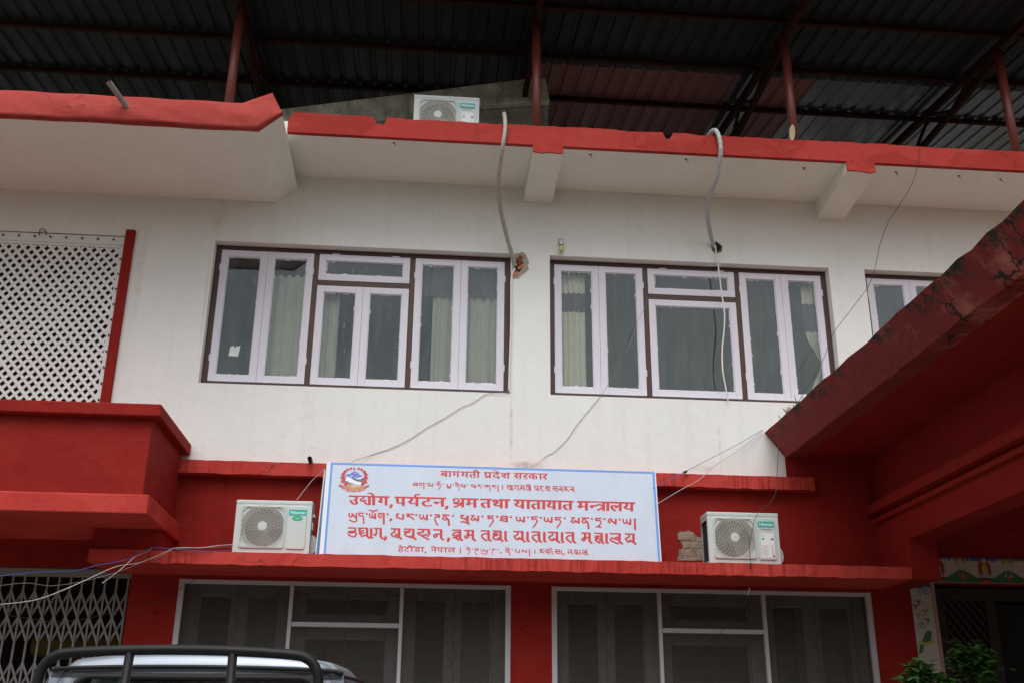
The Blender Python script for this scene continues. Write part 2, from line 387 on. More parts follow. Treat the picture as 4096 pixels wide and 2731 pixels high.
M['green_badge'] = plain("green_sticker", (0.02, 0.50, 0.20), 0.4, var=0.02)
M['pure'] = plain("white_print", (0.85, 0.86, 0.86), 0.5, var=0.01)
M['ink'] = plain("black_print", (0.03, 0.03, 0.03), 0.5)
M['greyink'] = plain("grey_print", (0.45, 0.46, 0.48), 0.5)
M['blueink'] = plain("blue_print", (0.05, 0.13, 0.45), 0.5)
M['sign'] = plain("sign_vinyl", (0.60, 0.68, 0.80), 0.35, var=0.012, scale=2)
def ripple(m):
    n = m.node_tree; b = n.nodes["Principled BSDF"]
    k = _bump(n, b, _noise(n, _coord(n, (2.2, 2.2, 0.8)), 1.6, 3, 0.5), 0.35, 0.05); _bump(n, b, _noise(n, _coord(n), 40, 3), 0.08, 0.004, k)
    f = _ramp(n, _noise(n, _coord(n, (5, 5, 0.6)), 1.2, 5, 0.65), 0.5, 0.85, (0, 0, 0, 1), (0.30,) * 3 + (1,))
    n.links.new(_mix(n, f, b.inputs["Base Color"].links[0].from_socket, (0.42, 0.45, 0.50, 1)), b.inputs["Base Color"])
ripple(M['sign'])
M['sign_edge'] = plain("sign_margin", (0.80, 0.82, 0.88), 0.4, var=0.02)
M['sign_blue'] = plain("sign_border_blue", (0.14, 0.34, 0.80), 0.35, var=0.02)
M['sign_red'] = plain("sign_red_letter", (0.60, 0.035, 0.040), 0.35, var=0.02)
M['oldblue'] = plain("old_sign_blue", (0.03, 0.20, 0.42), 0.4)
M['em_blue'] = plain("emblem_blue", (0.16, 0.18, 0.62), 0.4, var=0.02)
M['em_green'] = plain("emblem_green", (0.10, 0.20, 0.15), 0.4, var=0.02)
M['em_gold'] = plain("emblem_gold", (0.50, 0.40, 0.14), 0.4, var=0.02)
M['em_pink'] = plain("emblem_pink", (0.72, 0.45, 0.50), 0.4, var=0.02)
M['em_white'] = plain("emblem_white", (0.85, 0.87, 0.92), 0.4, var=0.01)
M['pipe_red'] = plain("red_oxide_steel", (0.15, 0.030, 0.022), 0.45)
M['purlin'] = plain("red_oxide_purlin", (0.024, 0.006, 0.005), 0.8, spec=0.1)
M['cutwood'] = plain("cut_end", (0.42, 0.36, 0.24), 0.8)
def sheet_mat(name, col, rough, metal):
    m, n, b = _new(name)
    f = _noise(n, _coord(n, (7, 0.5, 1)), 1.0, 4, 0.6)
    n.links.new(_mix(n, f, sc(col, 0.75), sc(col, 1.25)), b.inputs["Base Color"]); b.inputs["Metallic"].default_value = metal
    b.inputs["Specular IOR Level"].default_value = 0.12 if metal == 0 else 0.4
    n.links.new(_ramp(n, f, 0.3, 0.7, (rough * 0.7,) * 3 + (1,), (min(1, rough * 1.3),) * 3 + (1,)), b.inputs["Roughness"]); return m
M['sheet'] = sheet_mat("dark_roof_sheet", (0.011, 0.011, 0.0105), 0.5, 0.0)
M['sheet_reflect'] = sheet_mat("red_reflection_sheet", (0.15, 0.05, 0.047), 0.5, 0.0)  # red reflection on the far sheets, put into their base colour
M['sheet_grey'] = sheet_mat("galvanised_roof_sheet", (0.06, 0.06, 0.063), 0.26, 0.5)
M['steel'] = plain("galvanised_pipe", (0.32, 0.31, 0.29), 0.5, 0.2, var=0.12)
M['wrap'] = plain("pipe_wrapping_tape", (0.42, 0.38, 0.33), 0.6, var=0.15, scale=30)
M['wrap_white'] = plain("white_wrapping_tape", (0.46, 0.47, 0.48), 0.6, var=0.1, scale=30)
M['whitepvc'] = plain("white_pvc", (0.74, 0.73, 0.70), 0.4)
M['wire_grey'] = plain("grey_cable", (0.22, 0.21, 0.2), 0.6)
M['wire_dark'] = plain("dark_cable", (0.03, 0.025, 0.025), 0.6)
M['wire_blue'] = plain("blue_cable", (0.04, 0.12, 0.42), 0.5)
M['wire_white'] = plain("pale_cable", (0.5, 0.48, 0.44), 0.5)
M['lamp_grey'] = plain("greyed_plastic", (0.50, 0.49, 0.46), 0.5)
M['bulb'] = plain("yellowed_glass", (0.62, 0.56, 0.26), 0.3, var=0.03)
M['rust'] = plain("rusty_iron", (0.06, 0.035, 0.025), 0.8)
M['lattice'] = plain("white_lattice_plastic", (0.74, 0.74, 0.72), 0.45, var=0.04)
M['gate'] = plain("grey_painted_steel", (0.25, 0.24, 0.24), 0.5, var=0.1)
M['iron'] = plain("grille_iron", (0.20, 0.19, 0.18), 0.6)
M['brick'] = plain("old_brick", (0.27, 0.21, 0.16), 0.95, var=0.4, scale=14)
M['oldred'] = plain("old_red_brick", (0.22, 0.07, 0.045), 0.95, var=0.25, scale=25)
M['plaster_chip'] = plaster("broken_plaster_edge", (0.50, 0.44, 0.36), stain=(0.34, 0.29, 0.22), stain_lo=0.4, stain_hi=0.6, bump=1.0)
M['orange'] = plain("fresh_brick", (0.52, 0.19, 0.09), 0.95, var=0.25, scale=25)
M['car'] = plain("silver_car_paint", (0.28, 0.32, 0.37), 0.24, 0.35, var=0.02)
M['black'] = plain("black_powder_coat", (0.010, 0.010, 0.011), 0.5, var=0.1, spec=0.3)
M['rubber'] = plain("rubber", (0.015, 0.015, 0.015), 0.7)
M['lamp_red'] = plain("red_lens", (0.35, 0.02, 0.02), 0.2)
M['fr_white'] = plain("mural_cream", (0.46, 0.40, 0.37), 0.7)
M['fr_blue'] = plain("mural_blue", (0.03, 0.08, 0.25), 0.7)
M['fr_green'] = plain("mural_green", (0.03, 0.13, 0.045), 0.7)
M['fr_red'] = plain("mural_red", (0.42, 0.05, 0.02), 0.7)
M['fr_gold'] = plain("mural_gold", (0.48, 0.30, 0.05), 0.7)
M['fr_grey'] = plain("mural_grey", (0.32, 0.34, 0.36), 0.7)
M['pink'] = plain("pink_moulding", (0.45, 0.25, 0.22), 0.5)
M['pot'] = plain("terracotta", (0.25, 0.09, 0.05), 0.8)
M['stem'] = plain("stem", (0.08, 0.07, 0.03), 0.8)
def leaf_mat():
    m, n, b = _new("leaf_green")
    g = n.nodes.new("ShaderNodeObjectInfo")
    f = _noise(n, _coord(n), 9, 3)
    n.links.new(_mix(n, f, (0.024, 0.085, 0.018, 1), (0.09, 0.215, 0.045, 1)), b.inputs["Base Color"]); b.inputs["Roughness"].default_value = 0.4; return m
M['leaf'] = leaf_mat()
M['grass'] = plain("dry_grass", (0.16, 0.18, 0.06), 0.8, var=0.3, scale=40)

# ------------------------------------------------------------------ ground
g = MB().box(-120, 120, -120, 120, -0.3, 0.0)
tag(obj("ground", g, M['ground']), "grey concrete yard in front of the building", kind='structure')

# added out of view behind the camera: trees that block low sky light
def sky_blocking_trees():
    rt = random.Random(31); mb = MB()
    for k in range(26):
        x = -52 + k * 4.2 + rt.uniform(-1, 1); y = -20.5 + rt.uniform(-1.5, 1.5); h_ = rt.uniform(8.6, 10.4); r_ = rt.uniform(2.8, 3.6)
        mb.tube([(x, y, 0), (x + rt.uniform(-.3, .3), y, h_ * .35), (x + rt.uniform(-.6, .6), y, h_ * .7)], [.35, .28, .12], 8, 1)
        for j in range(7):
            a = rt.uniform(0, 6.28); cz_ = h_ * rt.uniform(.22, .78); cr = r_ * rt.uniform(.45, .75) * (1.15 - .5 * cz_ / h_)
            cx_, cy_ = x + r_ * .5 * math.cos(a), y + r_ * .5 * math.sin(a)
            for q in range(95):
                z_ = rt.uniform(-1, 1); b_ = rt.uniform(0, 6.28); w_ = math.sqrt(1 - z_ * z_); rr_ = cr * rt.uniform(.72, 1.05)
                p = Vector((cx_ + rr_ * w_ * math.cos(b_), cy_ + rr_ * w_ * math.sin(b_), cz_ + rr_ * z_ * 1.1))
                u_ = Vector((rt.gauss(0, 1), rt.gauss(0, 1), rt.gauss(0, 1))).normalized(); v_ = u_.orthogonal().normalized(); L = rt.uniform(.35, .75)
                mb.face([p - u_ * L, p + v_ * L * .6, p + u_ * L, p - v_ * L * .6])
    o = obj("sky_blocking_trees", mb, [M['leaf'], M['stem']]); tag(o, "added belt of unseen trees blocking low sky light", "trees", kind="stuff")
sky_blocking_trees()

# ------------------------------------------------------------------ the building
B = thing("government_building", (1.0, 0, 0), "two-storey white and dark red office building with overhanging eaves", "building")

def wall_panel(mb, xs, zs, holes, y0, y1, mi=0):
    """front and back skins of a wall with rectangular holes (x0,x1,z0,z1) and their reveals"""
    xs = sorted(set(xs + [h[0] for h in holes] + [h[1] for h in holes])); zs = sorted(set(zs + [h[2] for h in holes] + [h[3] for h in holes]))
    for i in range(len(xs) - 1):
        for k in range(len(zs) - 1):
            cx, cz = (xs[i] + xs[i + 1]) / 2, (zs[k] + zs[k + 1]) / 2
            if any(h[0] < cx < h[1] and h[2] < cz < h[3] for h in holes): continue
            for y in (y0, y1):
                mb.face([(xs[i], y, zs[k]), (xs[i + 1], y, zs[k]), (xs[i + 1], y, zs[k + 1]), (xs[i], y, zs[k + 1])], mi)
    for a, b, c, d in holes:
        mb.face([(a, y0, c), (a, y1, c), (a, y1, d), (a, y0, d)], mi); mb.face([(b, y0, c), (b, y1, c), (b, y1, d), (b, y0, d)], mi)
        mb.face([(a, y0, d), (b, y0, d), (b, y1, d), (a, y1, d)], mi); mb.face([(a, y0, c), (b, y0, c), (b, y1, c), (a, y1, c)], mi)

XL, XR = -9.0, 11.0
WA, WB, WC = (-2.37, 0.87), (1.30, 4.50), (4.92, 8.1)
WZ = (5.045, 6.676)
LAT = (-6.4, -3.30, 4.30, 6.68)
mb = MB()
wall_panel(mb, [XL, XR], [4.10, 7.526], [(WA[0], WA[1]) + WZ, (WB[0], WB[1]) + WZ, (WC[0], WC[1]) + WZ, LAT], 0.0, 0.24)
obj("upper_wall", mb, M['white'], B)
GA, GB = (-2.29, 0.865), (1.33, 4.535)
GZ = (0.9, 3.035)
GATE = (-6.0, -2.78, 0.0, 3.14)
DOOR = (5.235, 8.3, 0.0, 3.15)
mb = MB()
wall_panel(mb, [XL, XR], [0.0, 4.10], [(GA[0], GA[1]) + GZ, (GB[0], GB[1]) + GZ, GATE, DOOR], 0.0, 0.24)
obj("lower_wall", mb, M['red'], B)
# rooms behind: floors, ceilings, partitions and back wall
mb = MB()
mb.box(XL, XR, 3.6, 3.7, 0.0, 7.4)
for z in (0.02, 3.75, 7.2): mb.box(XL, XR, 0.25, 3.6, z, z + 0.1)
for x in (XL, -2.75, 1.08, 4.72, XR - .1): mb.box(x, x + 0.1, 0.25, 3.59, 0.13, 3.74); mb.box(x, x + 0.1, 0.25, 3.59, 3.86, 7.19)
obj("interior", mb, M['room'], B)

def jitter_edge(x0, x1, z, step, amp, rr, notches=()):
    pts = []; x = x0; w = 0.0
    while x < x1:
        w = 0.75 * w + rr.uniform(-amp, amp) * 0.55
        zz = z + w + (rr.uniform(-amp, amp) * 0.35)
        for a, b, dz in notches:
            if a <= x <= b: zz = z - dz + rr.uniform(-.004, .004)
        pts.append((x, zz)); x += step * rr.uniform(0.6, 1.4)
    pts.append((x1, z)); return pts

# --- right-hand eave: slab, tapered beams, broken-edged red fascia
rr = random.Random(3)
EX0 = -1.56
mb = MB().box(EX0 - 0.6, XR, -0.90, -0.002, 7.512, 7.66); mb.box(XL, XR, 0.0, 9.0, 7.53, 7.655)
obj("eave_slab", mb, M['soffit'], B)
n1 = PD(872, 280, -0.93).x; n2 = PD(1536, 315, -0.93).x
top = jitter_edge(EX0, XR, 7.735, 0.045, 0.009, rr, [(n1 - .06, n1 + .05, .085), (n2 - .06, n2 + .045, .075), (EX0 + .0, EX0 + .03, 0.07)])
bot = [(XR, 7.500), (EX0, 7.500)]
mb = MB().prism(top + bot, 'y', -0.955, -0.90)
obj("eave_fascia", mb, M['fascia'], B)
mb = MB()   # bare mortar showing on top of the broken edge
for i in range(len(top) - 1):
    (xa, za), (xb, zb) = top[i], top[i + 1]
    if rr.random() < 0.24 or abs((xa + xb) / 2 - n2 - .05) < .05:
        mb.box(xa, xb, -0.9, -0.80, min(za, zb) - 0.06, min(za, zb) + rr.uniform(0.0, 0.006))
obj("eave_mortar", mb, M['chip'], B)
for (xa, xb, zw, zf, yf) in ((1.008, 1.332, 7.333, 7.415, -0.953), (4.425, 4.74, 7.292, 7.385, -0.953), (8.0, 8.32, 7.3, 7.4, -0.953)):
    mb = MB().prism([(-0.001, 7.511), (-0.001, zw), (-0.935, zf), (-0.935, 7.511)], 'x', xa, xb)
    obj("eave_beam", mb, M['soffit'], B)
    jb = [(xa, 7.5), (xa, zf - .005 + .012)] + [(xa + (xb - xa) * k / 6, zf - .005 + rr.uniform(-.010, .010)) for k in range(1, 6)] + [(xb, zf), (xb, 7.5)]
    obj("beam_end", MB().prism(jb, 'y', -0.955, -0.936), M['fascia'], B)

# --- left-hand deeper eave with its bevelled end and tall curb
poly = [(-1.752, 7.17), (-1.535, 7.366), (-1.60, 7.44), (XL, 7.44), (XL, 7.17)]
obj("deep_eave_slab", MB().prism(poly, 'y', -1.47, -0.003), M['soffit'], B)
mb = MB(); nx = 70
def curb_top(x):
    if x < -1.93: return 7.475
    if x < -1.655: return 7.475 + (x + 1.93) / 0.275 * 0.135
    return 7.61 - (x + 1.655) / 0.125 * 0.235
def curb_bot(x): return 7.158 + max(0.0, x + 1.752) * 0.92
cols = [XL + (-1.95 - XL) * i / nx for i in range(nx + 1)] + [-1.92, -1.88, -1.84, -1.80, -1.752, -1.70, -1.655, -1.62, -1.58, -1.533]
rows = 8; grid = []
for x in cols:
    col = []
    for k in range(rows + 1):
        t = k / rows; zb = curb_bot(x); z = zb + (curb_top(x) - zb) * t
        bul = (0.012 * math.sin(3.1 * t + .3) + 0.012 * math.sin(x * 4.1 + t * 5) * (1 - t) + 0.006 * math.sin(x * 11.3 + t * 9)) * (1 if x < -1.8 else .4)
        col.append((x, -1.535 + 0.05 * t * t - bul, z + ((0.004 * math.sin(x * 3.3) + .003 * math.sin(x * 9)) if k == 0 and x < -1.8 else 0)))
    grid.append(col)
for i in range(len(grid) - 1):
    for k in range(rows): mb.face([grid[i][k], grid[i + 1][k], grid[i + 1][k + 1], grid[i][k + 1]])
    a_, b_ = grid[i], grid[i + 1]
    mb.face([a_[-1], b_[-1], (b_[-1][0], -1.40, b_[-1][2]), (a_[-1][0], -1.40, a_[-1][2])])
    mb.face([(a_[-1][0], -1.40, a_[-1][2]), (b_[-1][0], -1.40, b_[-1][2]), (b_[-1][0], -1.40, b_[0][2] + .03), (a_[-1][0], -1.40, a_[0][2] + .03)])
    mb.face([a_[0], b_[0], (b_[0][0], -1.471, b_[0][2] + .002), (a_[0][0], -1.471, a_[0][2] + .002)])
cu = obj("deep_eave_curb", mb, M['curb'], B, smooth=True)

# --- string course, ledge, balcony, downstand
rr = random.Random(11)
def rough_bar(name, x0, x1, yf, yb, z0, z1, mat, amp=0.006, n=60, zs=(0, 0)):
    mb = MB(); prev = None
    for i in range(n + 1):
        t = i / n; x = x0 + (x1 - x0) * t; dz = zs[0] + (zs[1] - zs[0]) * t
        j = lambda: rr.uniform(-amp, amp)
        a = [(x, yf + j(), z0 + dz + j()), (x, yf + j(), z1 + dz + j() * .7), (x, yb, z1 + dz), (x, yb, z0 + dz)]
        if prev:
            for k in range(4): mb.face([prev[k], a[k], a[(k + 1) % 4], prev[(k + 1) % 4]])
        else: mb.face(a)
        prev = a
    mb.face(prev)
    return obj(name, mb, mat, B, bevel=0.006)
rough_bar("string_course", -2.44, 4.05, -0.12, -0.001, 4.065, 4.200, M['red_ledge'], 0.005, 70)
rough_bar("ledge", -3.0, 4.702, -0.70, -0.001, 3.085, 3.200, M['red_ledge'], 0.005, 90)
mb = MB().box(-3.0, -2.40, -0.66, -0.002, 3.204, 3.39)
obj("downstand", mb, M['red'], B)
mb = MB().box(XL, -2.44, -1.28, -0.002, 3.50, 4.30)
obj("balcony_wall", mb, M['red'], B, bevel=0.012)
mb = MB().box(XL, -2.36, -1.37, -0.003, 4.268, 4.383)
obj("balcony_cap", mb, M['red'], B, bevel=0.012)
mb = MB().box(XL, -2.365, -1.365, -0.004, 3.395, 3.565)
obj("balcony_slab", mb, M['red_ledge'], B, bevel=0.012)
# red jamb beside the lattice
mb = MB().box(-3.318, -3.216, -0.045, -0.001, 4.3, 6.742)
obj("red_jamb", mb, M['red'], B, bevel=0.012)

# --- wall damage: hole with raw brick beside the upper window, bare brick patch on the lower wall
def blob(cx, cz, pts, y):
    return [(cx + a, y, cz + c) for a, c in pts]
h = [PD(x, z, 0) for x, z in ((1181, 588), (1184, 582), (1190, 584), (1197, 580), (1204, 581), (1209, 588), (1212, 595), (1215, 604), (1212, 611), (1215, 619), (1209, 625), (1203, 629), (1197, 634), (1191, 640), (1179, 641), (1177, 628), (1176, 605))]
ic = PD(1189, 609, 0); mb = MB(); n_ = len(h)
inner = [Vector((ic.x + (p.x - ic.x) * rr.uniform(.42, .60), 0, ic.z + (p.z - ic.z) * rr.uniform(.5, .68))) for p in h]
for i in range(n_):
    j = (i + 1) % n_
    mb.face([(h[i].x, -.004, h[i].z), (h[j].x, -.004, h[j].z), (inner[j].x, -.0075, inner[j].z), (inner[i].x, -.0075, inner[i].z)])
mb.face([(p.x, -.007, p.z) for p in inner], 1)
obj("broken_plaster", mb, [M['plaster_chip'], M['dark']], B)
for pts, mt in ((((1186, 597), (1193, 588), (1201, 591), (1199, 604), (1192, 611)), 'oldred'), (((1188, 616), (1196, 610), (1202, 606), (1203, 613), (1196, 618), (1190, 621)), 'orange'), (((1179, 628), (1186, 624), (1193, 627), (1188, 634), (1180, 634)), 'orange')):
    mb = MB().prism([(PD(x, z, 0).x, PD(x, z, 0).z) for x, z in pts], 'y', -.0125, -.0078); obj("raw_brick", mb, M[mt], B)
mb = MB()
p = [PD(x, z, 0) for x, z in ((1636, 562), (1645, 557), (1656, 566), (1655, 576), (1644, 580), (1637, 574))]
mc = sum((Vector(q) for q in p), Vector()) / len(p)
obj("chipped_rim", MB().face([(mc.x + (q.x - mc.x) * 1.35 + rr.uniform(-.006, .006), -.0045, mc.z + (q.z - mc.z) * 1.3 - .008 + rr.uniform(-.006, .006)) for q in p]), M['brick'], B)
mb.face([(q.x, -.007, q.z) for q in p]); obj("pipe_hole", mb, M['dark'], B)
c7 = lambda x, y: (2600 + x * .2551, 2000 + y * .2551)
pat = [P(*c7(x, y), Y=0) for x, y in ((430, 520), (470, 482), (540, 490), (600, 470), (680, 505), (700, 555), (760, 575), (860, 590), (900, 760), (900, 940), (430, 940), (440, 880), (500, 790), (515, 720), (470, 630), (435, 580))]
mb = MB().prism([(q.x, q.z) for q in pat], 'y', -0.006, 0.0)
obj("bare_mortar_patch", mb, M['chip'], B)
mb = MB()
for x0, y0, x1, y1 in ((430, 548, 720, 630), (735, 600, 860, 645), (515, 655, 632, 752), (645, 660, 860, 760), (450, 770, 530, 920), (550, 775, 725, 880), (440, 500, 680, 540)):
    a = P(*c7(x0, y1), Y=0); b_ = P(*c7(x1, y0), Y=0); q = rr.uniform(-.004, .004)
    j = lambda: rr.uniform(-.010, .010)
    mb.hexa([(a.x + j(), -.012 + q, a.z + j()), (b_.x - .004 + j(), -.010, a.z + .006 + j()), (a.x + .004, 0.01, a.z), (b_.x, .01, a.z), (a.x + .008 + j(), -.009, b_.z - .004 + j()), (b_.x + j(), -.012, b_.z + j()), (a.x, .01, b_.z), (b_.x, .01, b_.z)])
obj("exposed_brick", mb, M['brick'], B, bevel=0.006)

# --- upper windows
def ring(mb, x0, x1, z0, z1, w, y0, y1, mi=0, wb=None):
    wb = wb or w
    mb.box(x0, x0 + w, y0, y1, z0, z1, mi); mb.box(x1 - w, x1, y0, y1, z0, z1, mi)
    mb.box(x0 + w, x1 - w, y0 + .002, y1 - .001, z0, z0 + wb, mi); mb.box(x0 + w, x1 - w, y0 + .002, y1 - .001, z1 - w, z1, mi)

def sash(win, x0, x1, z0, z1, w=0.074, mat='sash', Y=0.108):
    mb = MB(); ring(mb, x0, x1, z0, z1, w, Y, Y + 0.04)
    for (hx, s_) in ((x0, 1), (x1, -1)):      # hinges and glazing lip
        pass
    ring(mb, x0 + w - .001, x1 - w + .001, z0 + w - .001, z1 - w + .001, 0.010, Y + 0.012, Y + 0.034)
    rp = random.Random(int((x0 * 37 + z0 * 91) * 100)); yp = Y + 0.0205
    for k in range(rp.randint(9, 15)):
        side = rp.randint(0, 3); L = rp.uniform(.01, .07); d = rp.uniform(.003, .012)
        if side < 2:
            xx = rp.uniform(x0 + w, x1 - w - L); ze = z1 - w - .010 if side else z0 + w + .010; d = -d if side else d
            mb.face([(xx, yp, ze), (xx + L, yp, ze), (xx + L * rp.uniform(.6, .95), yp, ze + d), (xx + L * rp.uniform(.05, .4), yp, ze + d * rp.uniform(.4, 1))])
        else:
            zz_ = rp.uniform(z0 + w, max(z0 + w + .01, z1 - w - L)); xe = x1 - w - .010 if side == 3 else x0 + w + .010; d = -d if side == 3 else d
            mb.face([(xe, yp, zz_), (xe, yp, zz_ + L), (xe + d * rp.uniform(.4, 1), yp, zz_ + L * .8), (xe + d, yp, zz_ + L * .2)])
    for k in range(rp.randint(0, 3)):      # paint splashes
        xx = rp.uniform(x0 + w + .03, x1 - w - .03); zz_ = rp.uniform(z0 + w + .05, z1 - w - .04); L = rp.uniform(.01, .045)
        mb.face([(xx, yp, zz_), (xx + .004, yp, zz_), (xx + .005, yp, zz_ - L), (xx + .002, yp, zz_ - L)])
    obj("sash", mb, M[mat], win, bevel=0.003)
    g_ = MB().box(x0 + w, x1 - w, Y + 0.022, Y + 0.026, z0 + w, z1 - w)
    obj("pane", g_, M['glass'], win)

def upper_window(x0, x1, two_centre, partial=False):
    win = thing("window", ((x0 + x1) / 2, 0.11, WZ[0]), None, None); win.parent = B; win.location = Vector(((x0 + x1) / 2, 0.11, WZ[0])) - B.location
    z0, z1 = WZ; Y = 0.112
    m1, m2 = x0 + 1.068, x0 + 2.125          # brown mullions
    fr = MB(); rx = random.Random(int(x0 * 100))
    fr.box(x0 + .001, x0 + .062, Y, Y + .08, z0 + .001, z1 - .001); fr.box(x1 - .062, x1 - .001, Y, Y + .08, z0 + .001, z1 - .001)
    fr.box(x0 + .062, x1 - .062, Y + .001, Y + .08, z1 - .055, z1 - .001); fr.box(x0 + .062, x1 - .062, Y + .001, Y + .08, z0 + .001, z0 + .058)
    fr.box(m1, m1 + .055, Y + .0005, Y + .08, z0 + .058, z1 - .055); fr.box(m2, m2 + .055, Y + .0005, Y + .08, z0 + .058, z1 - .055)
    fr.box(m1 + .055, m2, Y + .0015, Y + .08, 6.245, 6.305)
    obj("frame", fr, M['brown'], win, bevel=0.004)
    a = x0 + .062; s1 = (a + m1) / 2
    zb, zt = z0 + .062, z1 - .056
    sash(win, a + .002, s1 - .001, zb, zt); sash(win, s1 + .001, m1 - .002, zb, zt)
    b_ = x1 - .042; a2 = m2 + .055; s2 = (a2 + b_) / 2
    sash(win, a2 + .002, s2 - .001, zb, zt); sash(win, s2 + .001, b_ - .022, zb, zt)
    c0, c1 = m1 + .055, m2
    sash(win, c0 + .002, c1 - .002, 6.307, zt)
    if two_centre:
        s3 = (c0 + c1) / 2
        sash(win, c0 + .002, s3 - .001, zb, 6.243); sash(win, s3 + .001, c1 - .002, zb, 6.243)
    else:
        sash(win, c0 + .002, c1 - .002, zb, 6.243)
    hg = MB()
    for x in (a + .0, m1, m2 + .055, b_ - .02):
        for z in (zb + .22, zt - .25):
            hg.box(x - .007, x + .007, Y - .009, Y - .0015, z, z + .075)
    for x in (c0 + .14, c1 - .2): hg.box(x, x + .08, Y - .008, Y - .001, zt - .003, zt + .009)
    obj("hinges", hg, M['sash'], win)
    return win
winA = upper_window(WA[0], WA[1], True); winB = upper_window(WB[0], WB[1], False); winC = upper_window(WC[0], WC[1], False)
winC["label"] = "third upper window, mostly hidden behind the porch roof edge"
winA["label"] = "left upper window with two small central sashes"
winB["label"] = "right upper window with one wide central pane"

# --- ground floor windows: white outer frame with insect mesh, iron scroll grille, grey sashes
def low_window(x0, x1, first):
    win = thing("barred_window", (0, 0, 0), None, None); win.parent = B; win.location = Vector(((x0 + x1) / 2, 0.0, GZ[0])) - B.location
    z0, z1 = GZ; fr = MB(); Y0 = -0.012
    m1, m2 = x0 + 1.05, x0 + 2.115; tz = 2.64
    fr.box(x0 - .03, x0 + .022, Y0, .05, z0, z1 + .012); fr.box(x1 - .022, x1 + .03, Y0, .05, z0, z1 + .012)
    fr.box(x0 + .022, x1 - .022, Y0 + .002, .05, z1 - .028, z1 + .010); fr.box(x0 + .022, x1 - .022, Y0 + .002, .05, z0, z0 + .04)
    for m_ in (m1, m2): fr.box(m_ - .018, m_ + .018, Y0 - .006, .045, z0 + .04, z1 - .028)
    fr.box(m1 + .018, m2 - .018, Y0 + .001, .045, tz - .022, tz + .022)
    obj("frame", fr, M['sash_low'], win, bevel=0.004)
    obj("insect_mesh", MB().face([(x0 + .02, .03, z0 + .03), (x1 - .02, .03, z0 + .03), (x1 - .02, .03, z1 - .02), (x0 + .02, .03, z1 - .02)]), M['mesh'], win)
    gr = MB(); Yg = 0.075; r = 0.0045
    for (a, b_, c, d) in ((x0 + .05, m1 - .05, z0 + .05, z1 - .05), (m1 + .05, m2 - .05, z0 + .05, tz - .06), (m1 + .05, m2 - .05, tz + .06, z1 - .05), (m2 + .05, x1 - .05, z0 + .05, z1 - .05)):
        w = b_ - a
        for q in (0.10, 0.5, 0.90): gr.tube([(a + w * q, Yg, c), (a + w * q, Yg, d)], r, 5)
        gr.tube([(a - .06, Yg, (c + d) / 2 + .1), (a + w * .1, Yg, (c + d) / 2 + .1)], r, 5); gr.tube([(b_ - w * .1, Yg, (c + d) / 2 + .1), (b_ + .06, Yg, (c + d) / 2 + .1)], r, 5)
        z = c + .06; k = 0
        while z < d - .1:
            for (h0, h1) in ((a + w * .1, a + w * .5), (a + w * .5, a + w * .9)):
                L = h1 - h0; flip = (k % 2 == 0)
                if flip: pts = [(h0, Yg, z), (h0 + L * .55, Yg, z), (h0 + L * .8, Yg, z - .012), (h0 + L * .93, Yg, z - .05), (h0 + L * .95, Yg, z - .11)]
                else: pts = [(h1, Yg, z), (h1 - L * .55, Yg, z), (h1 - L * .8, Yg, z - .012), (h1 - L * .93, Yg, z - .05), (h1 - L * .95, Yg, z - .11)]
                gr.tube(smooth_path(pts, 3), r * .8, 5)
            z += .115; k += 1
    obj("scroll_grille", gr, M['iron'], win)
    Ys = 0.15
    for a, b_ in ((x0 + .03, m1 - .01), (m2 + .01, x1 - .03)):
        h_ = (a + b_) / 2
        sash(win, a + .05, h_, z0 + .03, z1 - .05, 0.075, 'sash_low', Ys); sash(win, h_ + .002, b_ - .05, z0 + .03, z1 - .05, 0.075, 'sash_low', Ys)
    sash(win, m1 + .05, m2 - .05, tz + .03, z1 - .05, 0.075, 'sash_low', Ys); sash(win, m1 + .05, m2 - .05, z0 + .03, tz - .03, 0.085, 'sash_low', Ys)
    fb = MB(); ring(fb, x0 + .001, x1 - .001, z0 + .001, z1 - .001, .078, Ys + .005, Ys + .06)
    fb.box(m1 - .06, m1 + .06, Ys + .006, Ys + .06, z0 + .08, z1 - .08); fb.box(m2 - .06, m2 + .06, Ys + .006, Ys + .06, z0 + .08, z1 - .08)
    fb.box(m1 + .06, m2 - .06, Ys + .007, Ys + .06, tz - .045, tz + .045)
    obj("inner_frame", fb, M['sash_low'], win)
    return win
lwA = low_window(GA[0], GA[1], True); lwB = low_window(GB[0], GB[1], False)
lwA["label"] = "barred ground-floor window behind the pickup"; lwB["label"] = "barred ground-floor window below the right air conditioner"

# --- porch: flared roof slab edge, soffit, moulded beam, pilaster
YE = -9.0
def porch_strip():
    mb = MB(); n = 46; rp = random.Random(5); prev = None; prof = []
    for i in range(n + 1):
        t = i / n; y = 0.0 + (YE) * t
        wear = min(1, max(0, (-y - 1.5) / 3))
        j = lambda a: rp.uniform(-a, a)
        top = (3.595 + j(.006) + .0, y, 4.70 - .010 * wear + j(.012) * (0.4 + wear)); bot = (3.80 + j(.004), y, 4.432 + j(.010 * (0.3 + wear)))
        bk = (3.72, y, 4.715)
        a = [bot, top, bk, (4.0, y, 4.715), (4.0, y, 4.44)]
        if prev:
            for k in range(5): mb.face([prev[k], a[k], a[(k + 1) % 5], prev[(k + 1) % 5]], 1 if k == 1 else 0)
        else: mb.face(a)
        prev = a
    mb.face(prev)
    return obj("porch_roof_edge", mb, [M['porch_edge'], M['moss']], B)
porch_strip()
obj("porch_roof_slab", MB().box(4.0, 9.5, YE, -0.002, 4.442, 4.71), M['red'], B)
